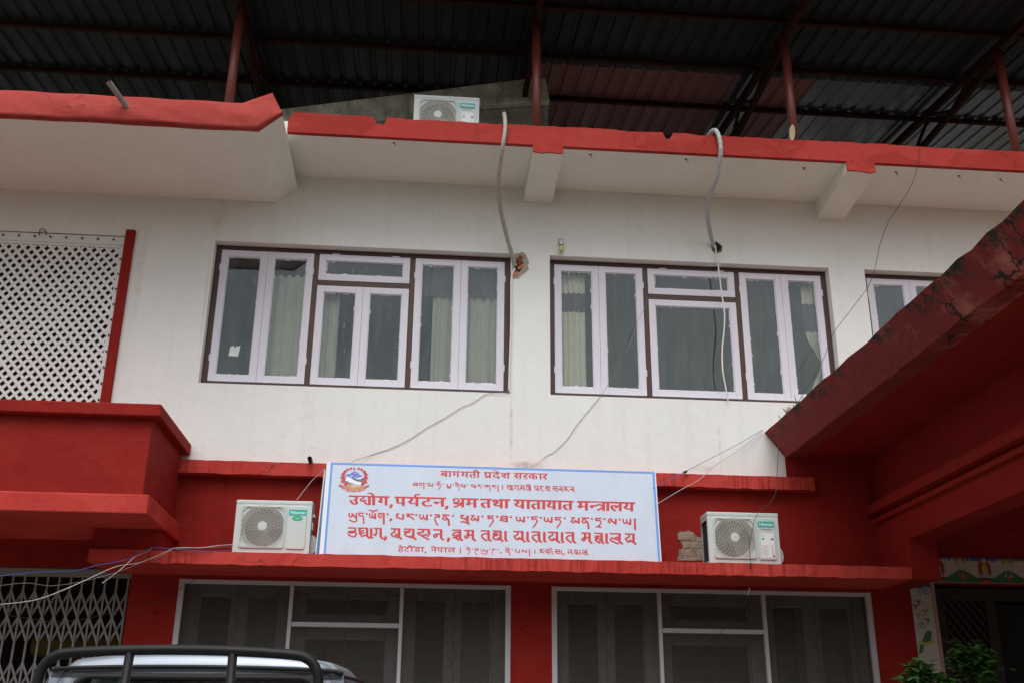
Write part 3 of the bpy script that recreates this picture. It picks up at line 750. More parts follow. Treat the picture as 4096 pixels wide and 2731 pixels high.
obj("porch_roof_bounce_sheet", MB().box(4.0, 9.5, YE, -0.004, 4.711, 4.722), M['porch_top'], B)  # unseen layer, added and tinted to set the bounce light on the wall
# moulded beam running out to the street
prof = [(4.708, 3.470), (4.708, 3.735), (4.66, 3.742), (4.66, 3.79), (4.70, 3.797), (4.70, 3.82), (4.60, 3.83), (4.60, 3.925), (4.74, 3.94), (4.74, 4.44), (4.985, 4.44), (4.985, 3.470)]
obj("porch_beam", MB().prism(prof, 'y', YE, -0.003), M['red'], B)
obj("pilaster", MB().box(4.7085, 4.9845, -0.70, -0.004, 3.088, 3.4695), M['red'], B)
obj("porch_column", MB().box(4.71, 4.98, YE, YE + 0.35, 0.0, 3.469), M['red'], B)
obj("porch_beam", MB().box(9.2, 9.5, YE, -0.003, 3.51, 4.44), M['red'], B)
obj("porch_column", MB().box(9.2, 9.48, YE, YE + 0.35, 0.0, 3.509), M['red'], B)

obj("painted_wall_end", MB().box(3.795, 4.738, -0.005, -0.001, 4.085, 4.441), M['red'], B)
obj("painted_wall_end", MB().box(4.987, 9.19, -0.005, -0.001, 4.085, 4.441), M['red'], B)
# --- entrance: painted frieze and post, carved dark door
fr = obj("door_frieze", MB().box(5.06, 8.4, -0.03, -0.005, 3.165, 3.42), M['fr_white'], B)
ps = obj("door_post", MB().box(4.985, 5.20, -0.025, -0.006, 0.0, 3.160), M['fr_white'], B)
obj("door_moulding", MB().box(5.203, 5.217, -0.034, -0.003, 0.0, 3.160).box(5.222, 5.236, -0.030, -0.003, 0.0, 3.160), M['pink'], B)
dr = thing("door", (5.24, .1, 0), None, None); dr.parent = B; dr.location = Vector((5.24, 0.1, 0)) - B.location
mb = MB().box(5.245, 5.36, .06, .14, 0, 3.12); mb.box(5.80, 5.90, .06, .14, 0, 3.0); mb.box(5.36, 8.2, .06, .14, 3.0, 3.12); mb.box(5.36, 5.80, .061, .14, 0.0, 0.9)
obj("frame", mb, M['darkwood'], dr, bevel=.006)
mb = MB()
def clipline(x0, z0, dx, dz, bx0, bx1, bz0, bz1):
    t0, t1 = -1e9, 1e9
    for p_, d_, lo, hi in ((x0, dx, bx0, bx1), (z0, dz, bz0, bz1)):
        if abs(d_) < 1e-9:
            if p_ < lo or p_ > hi: return None
            continue
        a, b_ = (lo - p_) / d_, (hi - p_) / d_
        t0, t1 = max(t0, min(a, b_)), min(t1, max(a, b_))
    return (t0, t1) if t1 - t0 > .01 else None
for sg in (1, -1):
    for k in range(-20, 30):
        r_ = clipline(5.36 + k * .085, .9, .6, .8 * sg, 5.36, 5.80, .9, 3.0)
        if r_:
            a = (5.36 + k * .085 + .6 * r_[0], .09 + .012 * sg, .9 + .8 * sg * r_[0]); b_ = (5.36 + k * .085 + .6 * r_[1], .09 + .012 * sg, .9 + .8 * sg * r_[1])
            mb.bar(a, b_, .022, .012, upv=(0, 1, 0)) if False else mb.bar(a, b_, .012, .024)
obj("lattice_panel", mb, M['darkwood'], dr)
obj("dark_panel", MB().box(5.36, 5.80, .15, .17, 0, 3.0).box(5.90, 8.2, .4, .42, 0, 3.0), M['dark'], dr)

def disc(mb, cx, cz, rx, rz, y, mi=0, n=14, rot=0):
    pts = []
    for i in range(n):
        q = 2 * math.pi * i / n; a, b_ = rx * math.cos(q), rz * math.sin(q)
        pts.append((cx + a * math.cos(rot) - b_ * math.sin(rot), y, cz + a * math.sin(rot) + b_ * math.cos(rot)))
    mb.face(pts, mi)
# frieze painting
pm = [M['fr_blue'], M['fr_green'], M['fr_red'], M['fr_gold'], M['fr_grey'], M['fr_white'], M['ink']]
mb = MB(); rf = random.Random(2); yb = -0.032
x = 5.06
while x < 8.35:
    w = rf.uniform(.03, .07); mb.face([(x, yb, 3.418), (x + w, yb, 3.418), (x + w * .7, yb, 3.418 - rf.uniform(.012, .04)), (x + w * .2, yb, 3.418 - rf.uniform(.012, .04))], 0); x += w * .8 + .003
for k in range(-1, 5):
    cx = 5.55 + .50 * k
    hill = []
    for i in range(13):
        t = i / 12; xx = cx - .25 + .5 * t
        if xx < 5.061: xx = 5.061
        hill.append((xx, yb - .0008, 3.20 + .095 * math.exp(-((t - .5) / .25) ** 2)))
    mb.face([(max(cx - .25, 5.061), yb - .0008, 3.166)] + hill + [(cx + .25, yb - .0008, 3.166)], 1)
    ox = cx + .25
    disc(mb, ox, 3.305, .072, .105, yb - .002, 2, 20)               # seated figure in a red halo
    disc(mb, ox, 3.30, .050, .075, yb - .003, 6, 14); disc(mb, ox, 3.305, .036, .05, yb - .004, 3, 12); disc(mb, ox, 3.385, .026, .03, yb - .004, 4, 12)
    disc(mb, ox, 3.355, .016, .022, yb - .005, 3, 10)
    mb.face([(ox - .055, yb - .005, 3.215), (ox + .055, yb - .005, 3.215), (ox + .025, yb - .005, 3.275), (ox - .025, yb - .005, 3.275)], 4)
    disc(mb, ox, 3.20, .075, .018, yb - .006, 6, 14); disc(mb, ox, 3.183, .07, .012, yb - .007, 2, 14)
    if cx > 5.1:
        for s_ in (-1, 1):                                           # knotted ribbon
            disc(mb, cx + s_ * .045, 3.395, .03, .016, yb - .003, 2, 10, s_ * .3); disc(mb, cx + s_ * .04, 3.365, .010, .03, yb - .003, 3, 8, s_ * .5)
            disc(mb, cx + s_ * .045, 3.395, .014, .007, yb - .004, 5, 8)
            disc(mb, cx + s_ * .03, 3.245, .010, .026, yb - .004, 4 if k % 2 else 2, 8, s_ * .4)
        disc(mb, cx, 3.39, .018, .022, yb - .004, 3, 8); disc(mb, cx, 3.215, .024, .022, yb - .004, 2, 8); disc(mb, cx, 3.23, .008, .02, yb - .005, 3, 8)
obj("frieze_painting", mb, pm, fr)
mb = MB(); yb = -0.027
mb.face([(4.987, yb, 3.158), (5.198, yb, 3.158), (5.198, yb, 3.10), (5.14, yb, 3.115), (5.09, yb, 3.095), (5.04, yb, 3.11), (4.987, yb, 3.10)], 0)
for i in range(40):
    xx = rf.uniform(4.99, 5.19); zz = rf.uniform(3.03, 3.11); disc(mb, xx, zz, rf.uniform(.006, .014), rf.uniform(.003, .006), yb - .0005 - i * 2e-5, 0, 6, rf.uniform(-.5, .5))
def pq(px, py): return P(3300 + px * .3706, 2150 + py * .3706, Y=-.027)
for (px, py, cl) in ((1010, 690, 0), (975, 735, 2), (1080, 795, 3), (1005, 835, 3), (1110, 885, 0), (1030, 935, 3)):
    q = pq(px, py)
    for a in range(3):
        an = 2.1 * a + .5; disc(mb, q.x + .017 * math.cos(an), q.z + .017 * math.sin(an), .014, .009, yb - .001 - .0002 * a, 1, 6, an)
    disc(mb, q.x, q.z, .016, .016, yb - .002, cl, 7)
    disc(mb, q.x, q.z, .004, .004, yb - .003, 3, 6)
for a, b_ in (((1100, 1000), (1030, 870)), ((1080, 930), (1060, 820)), ((1090, 960), (1110, 900)), ((1085, 990), (1035, 950))):
    a, b_ = pq(*a), pq(*b_); d_ = Vector((b_.z - a.z, 0, -(b_.x - a.x))).normalized() * .0018
    mb.face([(a.x - d_.x, yb - .0015, a.z - d_.z), (a.x + d_.x, yb - .0015, a.z + d_.z), (b_.x + d_.x, yb - .0015, b_.z + d_.z), (b_.x - d_.x, yb - .0015, b_.z - d_.z)], 1)
bird = [pq(*p_) for p_ in ((1045, 1115), (1065, 1060), (1090, 1010), (1120, 995), (1150, 1010), (1150, 1060), (1140, 1110), (1090, 1125))]
mb.face([(q.x, yb - .002, q.z) for q in bird], 1); q = pq(1145, 1015); disc(mb, q.x, q.z, .010, .006, yb - .003, 2, 8)
br = [pq(*p_) for p_ in ((1010, 1120), (1090, 1130), (1160, 1100), (1180, 1105), (1160, 1140), (1090, 1155), (1010, 1145))]
mb.face([(q.x, yb - .0025, q.z) for q in br], 3)
br = [pq(*p_) for p_ in ((1030, 1150), (1070, 1155), (1055, 1230), (1015, 1260), (1020, 1200))]
mb.face([(q.x, yb - .0022, q.z) for q in br], 1)
obj("post_painting", mb, pm, ps)

# soffit hooks are fixed into the eave
rr = random.Random(21)
for (x, y) in ((905, 328), (1356, 355), (1576, 366), (1846, 386), (2058, 396), (2202, 404), (2298, 412)):
    q = P(x * DS, y * DS, Z=7.512)
    t = tag(obj("ceiling_hook", MB().tube([(q.x, q.y, 7.515), (q.x + .004, q.y, 7.49), (q.x + .016, q.y + .004, 7.478), (q.x + .024, q.y, 7.487)], .0028, 5).box(q.x - .014, q.x + .012, q.y - .006, q.y + .006, 7.503, 7.5115), M['rust'], origin=(q.x, q.y, 7.5)),
        None, "hook", "bent iron hooks along the eave underside")
    t["label"] = {905: "small rusty hook left of the pipe wrapped in grey tape, under the eave", 1356: "rusty hook under the eave just right of the middle beam", 1576: "tiny rusty hook left of the white wrapped pipe", 1846: "rusty hook under the eave just left of the right beam", 2058: "rusty hook under the eave just right of the right beam", 2202: "rusty hook under the eave right of the dangling cable, left of the last hook", 2298: "rightmost rusty hook under the eave"}[x]

# ------------------------------------------------------------------ the ministry sign (leans back on the ledge)
def hom(src, dst):
    A = []; b_ = []
    for (x, y), (u, v) in zip(src, dst):
        A.append([x, y, 1, 0, 0, 0, -u * x, -u * y]); b_.append(u); A.append([0, 0, 0, x, y, 1, -v * x, -v * y]); b_.append(v)
    h_ = np.linalg.solve(np.array(A, float), np.array(b_, float)); return lambda x, y: ((h_[0] * x + h_[1] * y + h_[2]) / (h_[6] * x + h_[7] * y + 1), (h_[3] * x + h_[4] * y + h_[5]) / (h_[6] * x + h_[7] * y + 1))
cs = lambda x, y: (1240 + x * .6122, 1820 + y * .6122)      # photo crop the lettering was measured in
yt, ybm = -0.50, -0.60
TL, TR = P(*cs(107, 44), Y=yt), P(*cs(2256, 104), Y=yt)
BL, BR = P(*cs(62, 642), Y=ybm), P(*cs(2300, 684), Y=ybm)
sw, sh = 3.27, 0.90
O_ = Vector((BL.x, ybm, 3.203)); UX = Vector((1, 0, 0)); UZ = Vector((0, yt - ybm, (TL.z + TR.z) / 2 - 3.203)); sh = UZ.length; UZ.normalize(); NN = UX.cross(UZ); NN = NN if NN.y < 0 else -NN
# CS pixel -> sign (u, v) with the true corner rays
def on_sign(px, py):
    d = RIGHT * ((px - 2048) / F_PX) - UP * ((py - 1365.5) / F_PX) + FWD
    t = (O_ - CAM).dot(NN) / d.dot(NN); q = CAM + d * t - O_
    return q.dot(UX), q.dot(UZ)
uTL, uTR, uBL, uBR = on_sign(*cs(107, 44)), on_sign(*cs(2256, 104)), on_sign(*cs(62, 642)), on_sign(*cs(2300, 684))
SG = thing("sign_board", O_ + UX * (uBR[0] / 2), "wide pale blue-white board with red lettering in three scripts, standing on the ledge", "sign")
def sg(u, v, h_=0.0): return O_ + UX * u + UZ * v + NN * h_
U0, U1, V1 = (uTL[0] + uBL[0]) / 2, (uTR[0] + uBR[0]) / 2, (uTL[1] + uTR[1]) / 2
def slab(mb, u0, u1, v0, v1, h0, h1, mi=0):
    mb.hexa([sg(u0, v0, h1), sg(u1, v0, h1), sg(u0, v0, h0), sg(u1, v0, h0), sg(u0, v1, h1), sg(u1, v1, h1), sg(u0, v1, h0), sg(u1, v1, h0)], mi)
mb = MB(); slab(mb, U0, U1, 0, V1, -0.035, 0.0); obj("panel", mb, M['sign'], SG, bevel=0.003)
mb = MB()
mg = 0.040
slab(mb, U0 + mg, U0 + mg + .021, 0.002, V1 - .003, 0.0002, 0.0012); slab(mb, U1 - .034, U1 - .012, 0.002, V1 - .003, 0.0002, 0.0012); slab(mb, U0 + mg + .021, U1 - .034, V1 - .024, V1 - .003, 0.0002, 0.0011)
obj("blue_border", mb, M['sign_blue'], SG)
for ua, ub in ((U0 + .002, U0 + mg), (U1 - .012, U1 - .001)):
    mb = MB(); slab(mb, ua, ub, .002, V1 - .003, .0002, .0010); obj("margin", mb, M['sign_edge'], SG)

G = {  # letter skeletons: unit box, y down, 0 = head line, 1 = foot
 # Devanagari
 'ba': [[.8, 0, .8, 1], [.8, .3, .5, .2, .2, .35, .15, .6, .4, .85, .65, .75, .8, .55], [.28, .35, .68, .75]],
 'aa': [[.5, 0, .5, 1]], 'ga': [[.8, 0, .8, 1], [.35, 0, .35, .55, .22, .72, .08, .58]],
 'ma': [[.85, 0, .85, 1], [.3, 0, .3, .62], [.06, .6, .85, .6], [.3, .6, .22, .8, .08, .62]],
 'ta': [[.85, 0, .85, 1], [.85, .36, .48, .34, .2, .52, .22, .75, .45, 1.02]],
 'ii': [[.72, 0, .72, 1], [.72, 0, .6, -.27, .2, -.34, -.1, -.16]],
 'pra': [[.82, 0, .82, 1], [.25, 0, .2, .42, .4, .6, .82, .56], [.82, .68, .12, 1.0]],
 'da': [[.62, 0, .62, .2, .25, .28, .13, .5, .35, .72, .62, .62], [.42, .62, .85, 1.1]], 'e': [[.6, 0, .4, -.32, 0, -.42]],
 'sha': [[.87, 0, .87, 1], [.22, .32, .06, .2, .2, .04, .46, .06, .54, .26, .42, .46, .1, .56], [.1, .56, .34, .6, .68, 1.02]],
 'sa': [[.85, 0, .85, 1], [.25, 0, .32, .3, .06, .55, .42, 1.0], [.25, .55, .85, .5]],
 'ra': [[.35, 0, .48, .28, .12, .52, .7, 1.02]],
 'ka': [[.45, 0, .45, 1], [.45, .4, .18, .3, .05, .52, .2, .76, .45, .6], [.45, .42, .78, .3, .96, .5, .86, .84]],
 'u': [[.6, 0, .66, .22], [.15, .2, .5, .14, .66, .3, .4, .46, .7, .58, .66, .88, .35, .98, .05, .7]],
 'dya': [[.85, 0, .85, 1], [.35, 0, .35, .2, .1, .36, .2, .55, .5, .46], [.1, .55, .4, .6, .6, .9, .85, .88], [.35, .5, .6, .4]],
 'o': [[.5, 0, .5, 1], [.5, 0, .2, -.34, -1.2, -.42]],
 ',': [[.45, .85, .6, 1.02, .2, 1.28]],
 'pa': [[.82, 0, .82, 1], [.2, 0, .18, .45, .4, .62, .82, .56]],
 'ya': [[.82, 0, .82, 1], [.15, .02, .42, .14, .36, .4, .12, .5, .45, .78, .82, .72]],
 'rya': [[.82, 0, .82, 1], [.15, .02, .42, .14, .36, .4, .12, .5, .45, .78, .82, .72], [.8, 0, .62, -.14, .68, -.34, 1.0, -.34]],
 'tta': [[.6, 0, .6, .18, .2, .3, .08, .6, .35, .92, .9, .86]],
 'na': [[.82, 0, .82, 1], [.1, .48, .82, .48], [.08, .48, .2, .74, .32, .5]],
 'shra': [[.87, 0, .87, 1], [.22, .3, .08, .18, .2, .02, .44, .04, .54, .22, .44, .42, .04, .52], [.04, .52, .4, .62, .87, .46], [.87, .62, .1, 1.02]],
 'tha': [[.87, 0, .87, 1], [.2, .26, .06, .14, .2, .0, .44, .04, .5, .22, .36, .4, .06, .5, .22, .74, .5, .84, .87, .74]],
 'ntra': [[.9, 0, .9, 1], [.0, .46, .4, .42, .62, .28, .9, .5], [.02, .48, .1, .7, .2, .5], [.9, .58, .46, .98]],
 'la': [[.87, 0, .87, 1], [.87, .42, .66, .32, .52, .5, .38, .3, .14, .42, .14, .7, .4, 1.02]],
 'ha': [[.5, 0, .5, .18, .15, .26, .2, .46, .6, .46, .7, .62, .25, .78, .4, .98, .75, 1.1]],
 'dda': [[.5, 0, .5, .18, .14, .26, .2, .46, .66, .5, .7, .82, .35, .98, .04, .76]],
 'au': [[.5, 0, .5, 1], [.5, 0, .2, -.34, -1.0, -.42], [.5, 0, .1, -.16, -.9, -.22], [.9, -.3, 1.1, -.3]],
 '|': [[.5, -.05, .5, 1.2]],
 # Tibetan (body 0..1, tails to 1.9)
 "'": [[.15, .1, .85, .1], [.5, .08, .5, .3]],
 'tba': [[.05, .04, .95, .04], [.9, .04, .9, .9], [.9, .9, .15, .72, .1, .42, .9, .44]],
 'tga': [[.05, .04, 1, .04], [.85, 0, .85, 1.9], [.4, .04, .1, .45, .3, .75, .55, .6, .5, .3]],
 'tma': [[.05, .04, .5, .04], [.35, .04, .2, .4, .05, .65, .35, .82, .55, .6, .45, .4], [.45, .42, .9, .98], [.9, 0, .9, 1]],
 'tta_': [[.03, .04, .97, .04], [.15, .04, .2, .55], [.2, .5, .62, .38, .86, .72, .7, 1.2, .28, 1.9]],
 'i_': [[.1, -.2, .4, -.55, .8, -.45]], 'e_': [[.05, -.55, .5, -.42, .9, -.08]],
 'tpra': [[.1, 0, .1, .7, .9, .9], [.9, 0, .9, 1.15], [.9, .95, .1, 1.05, .5, 1.3, .8, 1.5]],
 'tda': [[.03, .04, .97, .04], [.12, .04, .22, .5, .7, .5, .88, .9, .88, 1.9]],
 'tsa': [[.05, .04, .5, .04], [.35, .04, .08, .38, .45, .6, .85, .98], [.88, 0, .88, 1], [.88, .2, .6, .6]],
 'tra_': [[.03, .04, .97, .04], [.5, .04, .18, .4, .55, .46, .97, .98]],
 'tka': [[.03, .04, .97, .04], [.35, .04, .05, .75], [.6, .04, .42, .7], [.9, 0, .9, 1.9]],
 'tsh': [[.15, .04, .9, .04], [.5, .04, .62, 1.9]],
 'tau': [[.1, 0, .06, .5, .28, .75, .42, .5, .36, .1], [.4, .15, .92, .98], [.9, 0, .9, 1.35, .55, 1.55, .06, 1.2]],
 'tya': [[.1, 0, .06, .5, .3, .8, .48, .5, .42, .1], [.45, .55, .92, .98], [.9, 0, .9, 1]],
 'naro': [[-.05, -.5, .3, -.45, .5, -.15, .65, -.42, 1.15, -.52]],
 'tpa': [[.05, .04, .4, .04], [.12, .04, .1, .6, .9, .98], [.9, 0, .9, 1]],
 'trt': [[.03, .04, .97, .04], [.88, .04, .82, .55], [.82, .48, .4, .36, .12, .75, .3, 1.3, .62, 1.9]],
 'tna': [[.03, .04, .97, .04], [.6, .04, .2, .4, .12, .75, .5, .82, .6, .5, .45, .4], [.5, .42, .8, .8, .92, 1.9]],
 'tsra': [[.05, .04, .5, .04], [.35, .04, .08, .38, .45, .6, .85, .98], [.88, 0, .88, 1.4, 1.1, 1.55], [.88, .2, .6, .6], [.05, 1.15, .5, 1.15, .95, 1.4]],
 'ttha': [[.2, .04, .98, .04], [.35, .04, .12, .25, .35, .44, .9, .4], [.35, .44, .1, .7, .9, .95], [.9, .04, .9, 1]],
 'tla': [[.08, .5, .2, .15, .42, .1, .36, .45], [.1, .5, .25, .78, .3, .55], [.42, .3, .92, .98], [.9, 0, .9, 1]],
 'ttra': [[.03, .04, .97, .04], [.15, .04, .2, .5], [.2, .46, .62, .38, .86, .72, .6, 1.3], [.1, 1.45, .95, 1.55], [.62, 1.2, .5, 1.5]],
 'tha_': [[.03, .04, .97, .04], [.2, .04, .25, .4, .75, .45, .85, .8, .4, 1.7]],
 'tdda': [[.03, .04, .97, .04], [.75, .04, .3, .5, .2, .9, .2, 1.7]],
}
# Prachalit letters: wedge head, stem with a flicked tail, and a body
def N(*body, stem=True):
    s_ = [[0, .05, .95, .05]]
    if stem: s_ += [[.85, .05, .85, .9, 1.12, 1.14]]
    return s_ + [list(b_) for b_ in body]
G.update({'nba': N([.85, .35, .4, .3, .12, .55, .4, .85, .85, .9]), 'naa': [[.5, .02, .5, .9, .85, 1.12]],
 'nga': N([.35, .05, .35, .6, .2, .78, .05, .6]), 'nma': N([.4, .05, .4, .5], [.85, .55, .4, .52, .1, .68, .22, .86, .42, .7, .38, .5]),
 'nta': N([.85, .38, .4, .36, .12, .6, .3, .85, .7, 1.12]), 'nii': [[.5, .0, .5, .9, .85, 1.12], [.5, 0, .2, -.22, -.6, -.2, -1, -.04]],
 'npra': N([.35, .05, .12, .4, .3, .75, .85, .88], [.5, .5, .85, .6], [.4, 1.0, .85, .8]),
 'nda': N([.5, .05, .2, .3, .5, .45, .2, .65, .5, .95, 1.0, 1.1], stem=False), 'nsha': N([.7, .3, .3, .25, .1, .45, .5, .55], [.1, .55, .5, .7, .4, .95, .7, 1.05]),
 'nsa': N([.45, .05, .4, .4, .05, .5, .3, .75, .6, 1.05], [.35, .5, .85, .55]), 'nra': N([.85, .55, .4, .5, .12, .62, .4, .75, .85, .7]),
 'nka': N([.5, .05, .5, .9], [.5, .4, .15, .45, .2, .8, .5, .7], [.5, .5, .8, .8, 1.0, 1.1], stem=False),
 'nu': [[0, .05, .92, .05], [.88, .05, .85, .35, .4, .4, .1, .5, .5, .6], [.4, .58, .85, .5, .98, .7, .8, .95, .4, .95, .02, .68]],
 'ndya': N([.3, .08, .1, .3, .35, .38, .55, .25], [.3, .4, .15, .55, .4, .6, .6, .5], [.15, .6, .4, .92, .6, .8, .85, .85]),
 'npa': N([.4, .05, .42, .35, .1, .55, .2, .8, .85, .95], [.45, .75, .6, .62, .85, .62], [.55, .85, .85, .8]),
 'nrya': N([.0, .28, .4, .32], [.5, .05, .5, .35, .1, .5, .3, .8, .85, .95], [.5, .92, .6, .78, .85, .8]),
 'ntta': N([.88, .05, .88, .45, 1.02, .55], [.45, .05, .4, .35, .02, .45, .4, .75, .9, 1.12], [.4, .7, .6, .58, .9, .75], stem=False),
 'nna': N([.85, .52, .35, .5, .08, .65, .22, .85, .4, .7, .36, .52]),
 'nshra': N([.85, .3, .4, .28, .1, .5, .3, .62, .85, .5], [.05, .78, .4, .85, .75, 1.12], [.4, .85, .55, .72, .85, .75]),
 'ntha': N([.6, .25, .25, .25, .1, .42, .6, .45, .15, .6, .1, .8, .4, .95, .85, .92], [.5, .78, .85, .8]),
 'nya': N([.4, .05, .42, .35, .1, .55, .35, .9, .6, .78, .85, .8], [.35, .9, .55, .72, .85, .9]),
 'nntra': N([.85, .36, .4, .32, .1, .45, .3, .6, .45, .4], [.85, .62, .4, .62, .12, .75, .4, .95, .7, 1.1], [.5, .85, .85, .8]),
 'nla': N([.85, .5, .6, .42, .4, .6, .2, .5, .08, .75, .4, .95, .8, 1.12], [.5, .72, .7, .62, .85, .65]),
 'nha': [[0, .05, .95, .05], [.5, .05, .2, .3, .6, .4, .2, .6, .5, .75, .85, .55, .9, .9, 1.0, 1.0]],
 'nau': [[.5, .02, .5, .9, .85, 1.12], [.5, 0, .1, -.25, -.5, -.3]], 'ndda': [[0, .05, .92, .05], [.88, .05, .85, .35, .4, .4, .1, .5, .5, .6], [.4, .58, .85, .5, .98, .7, .8, .95, .4, .95, .02, .68]]})

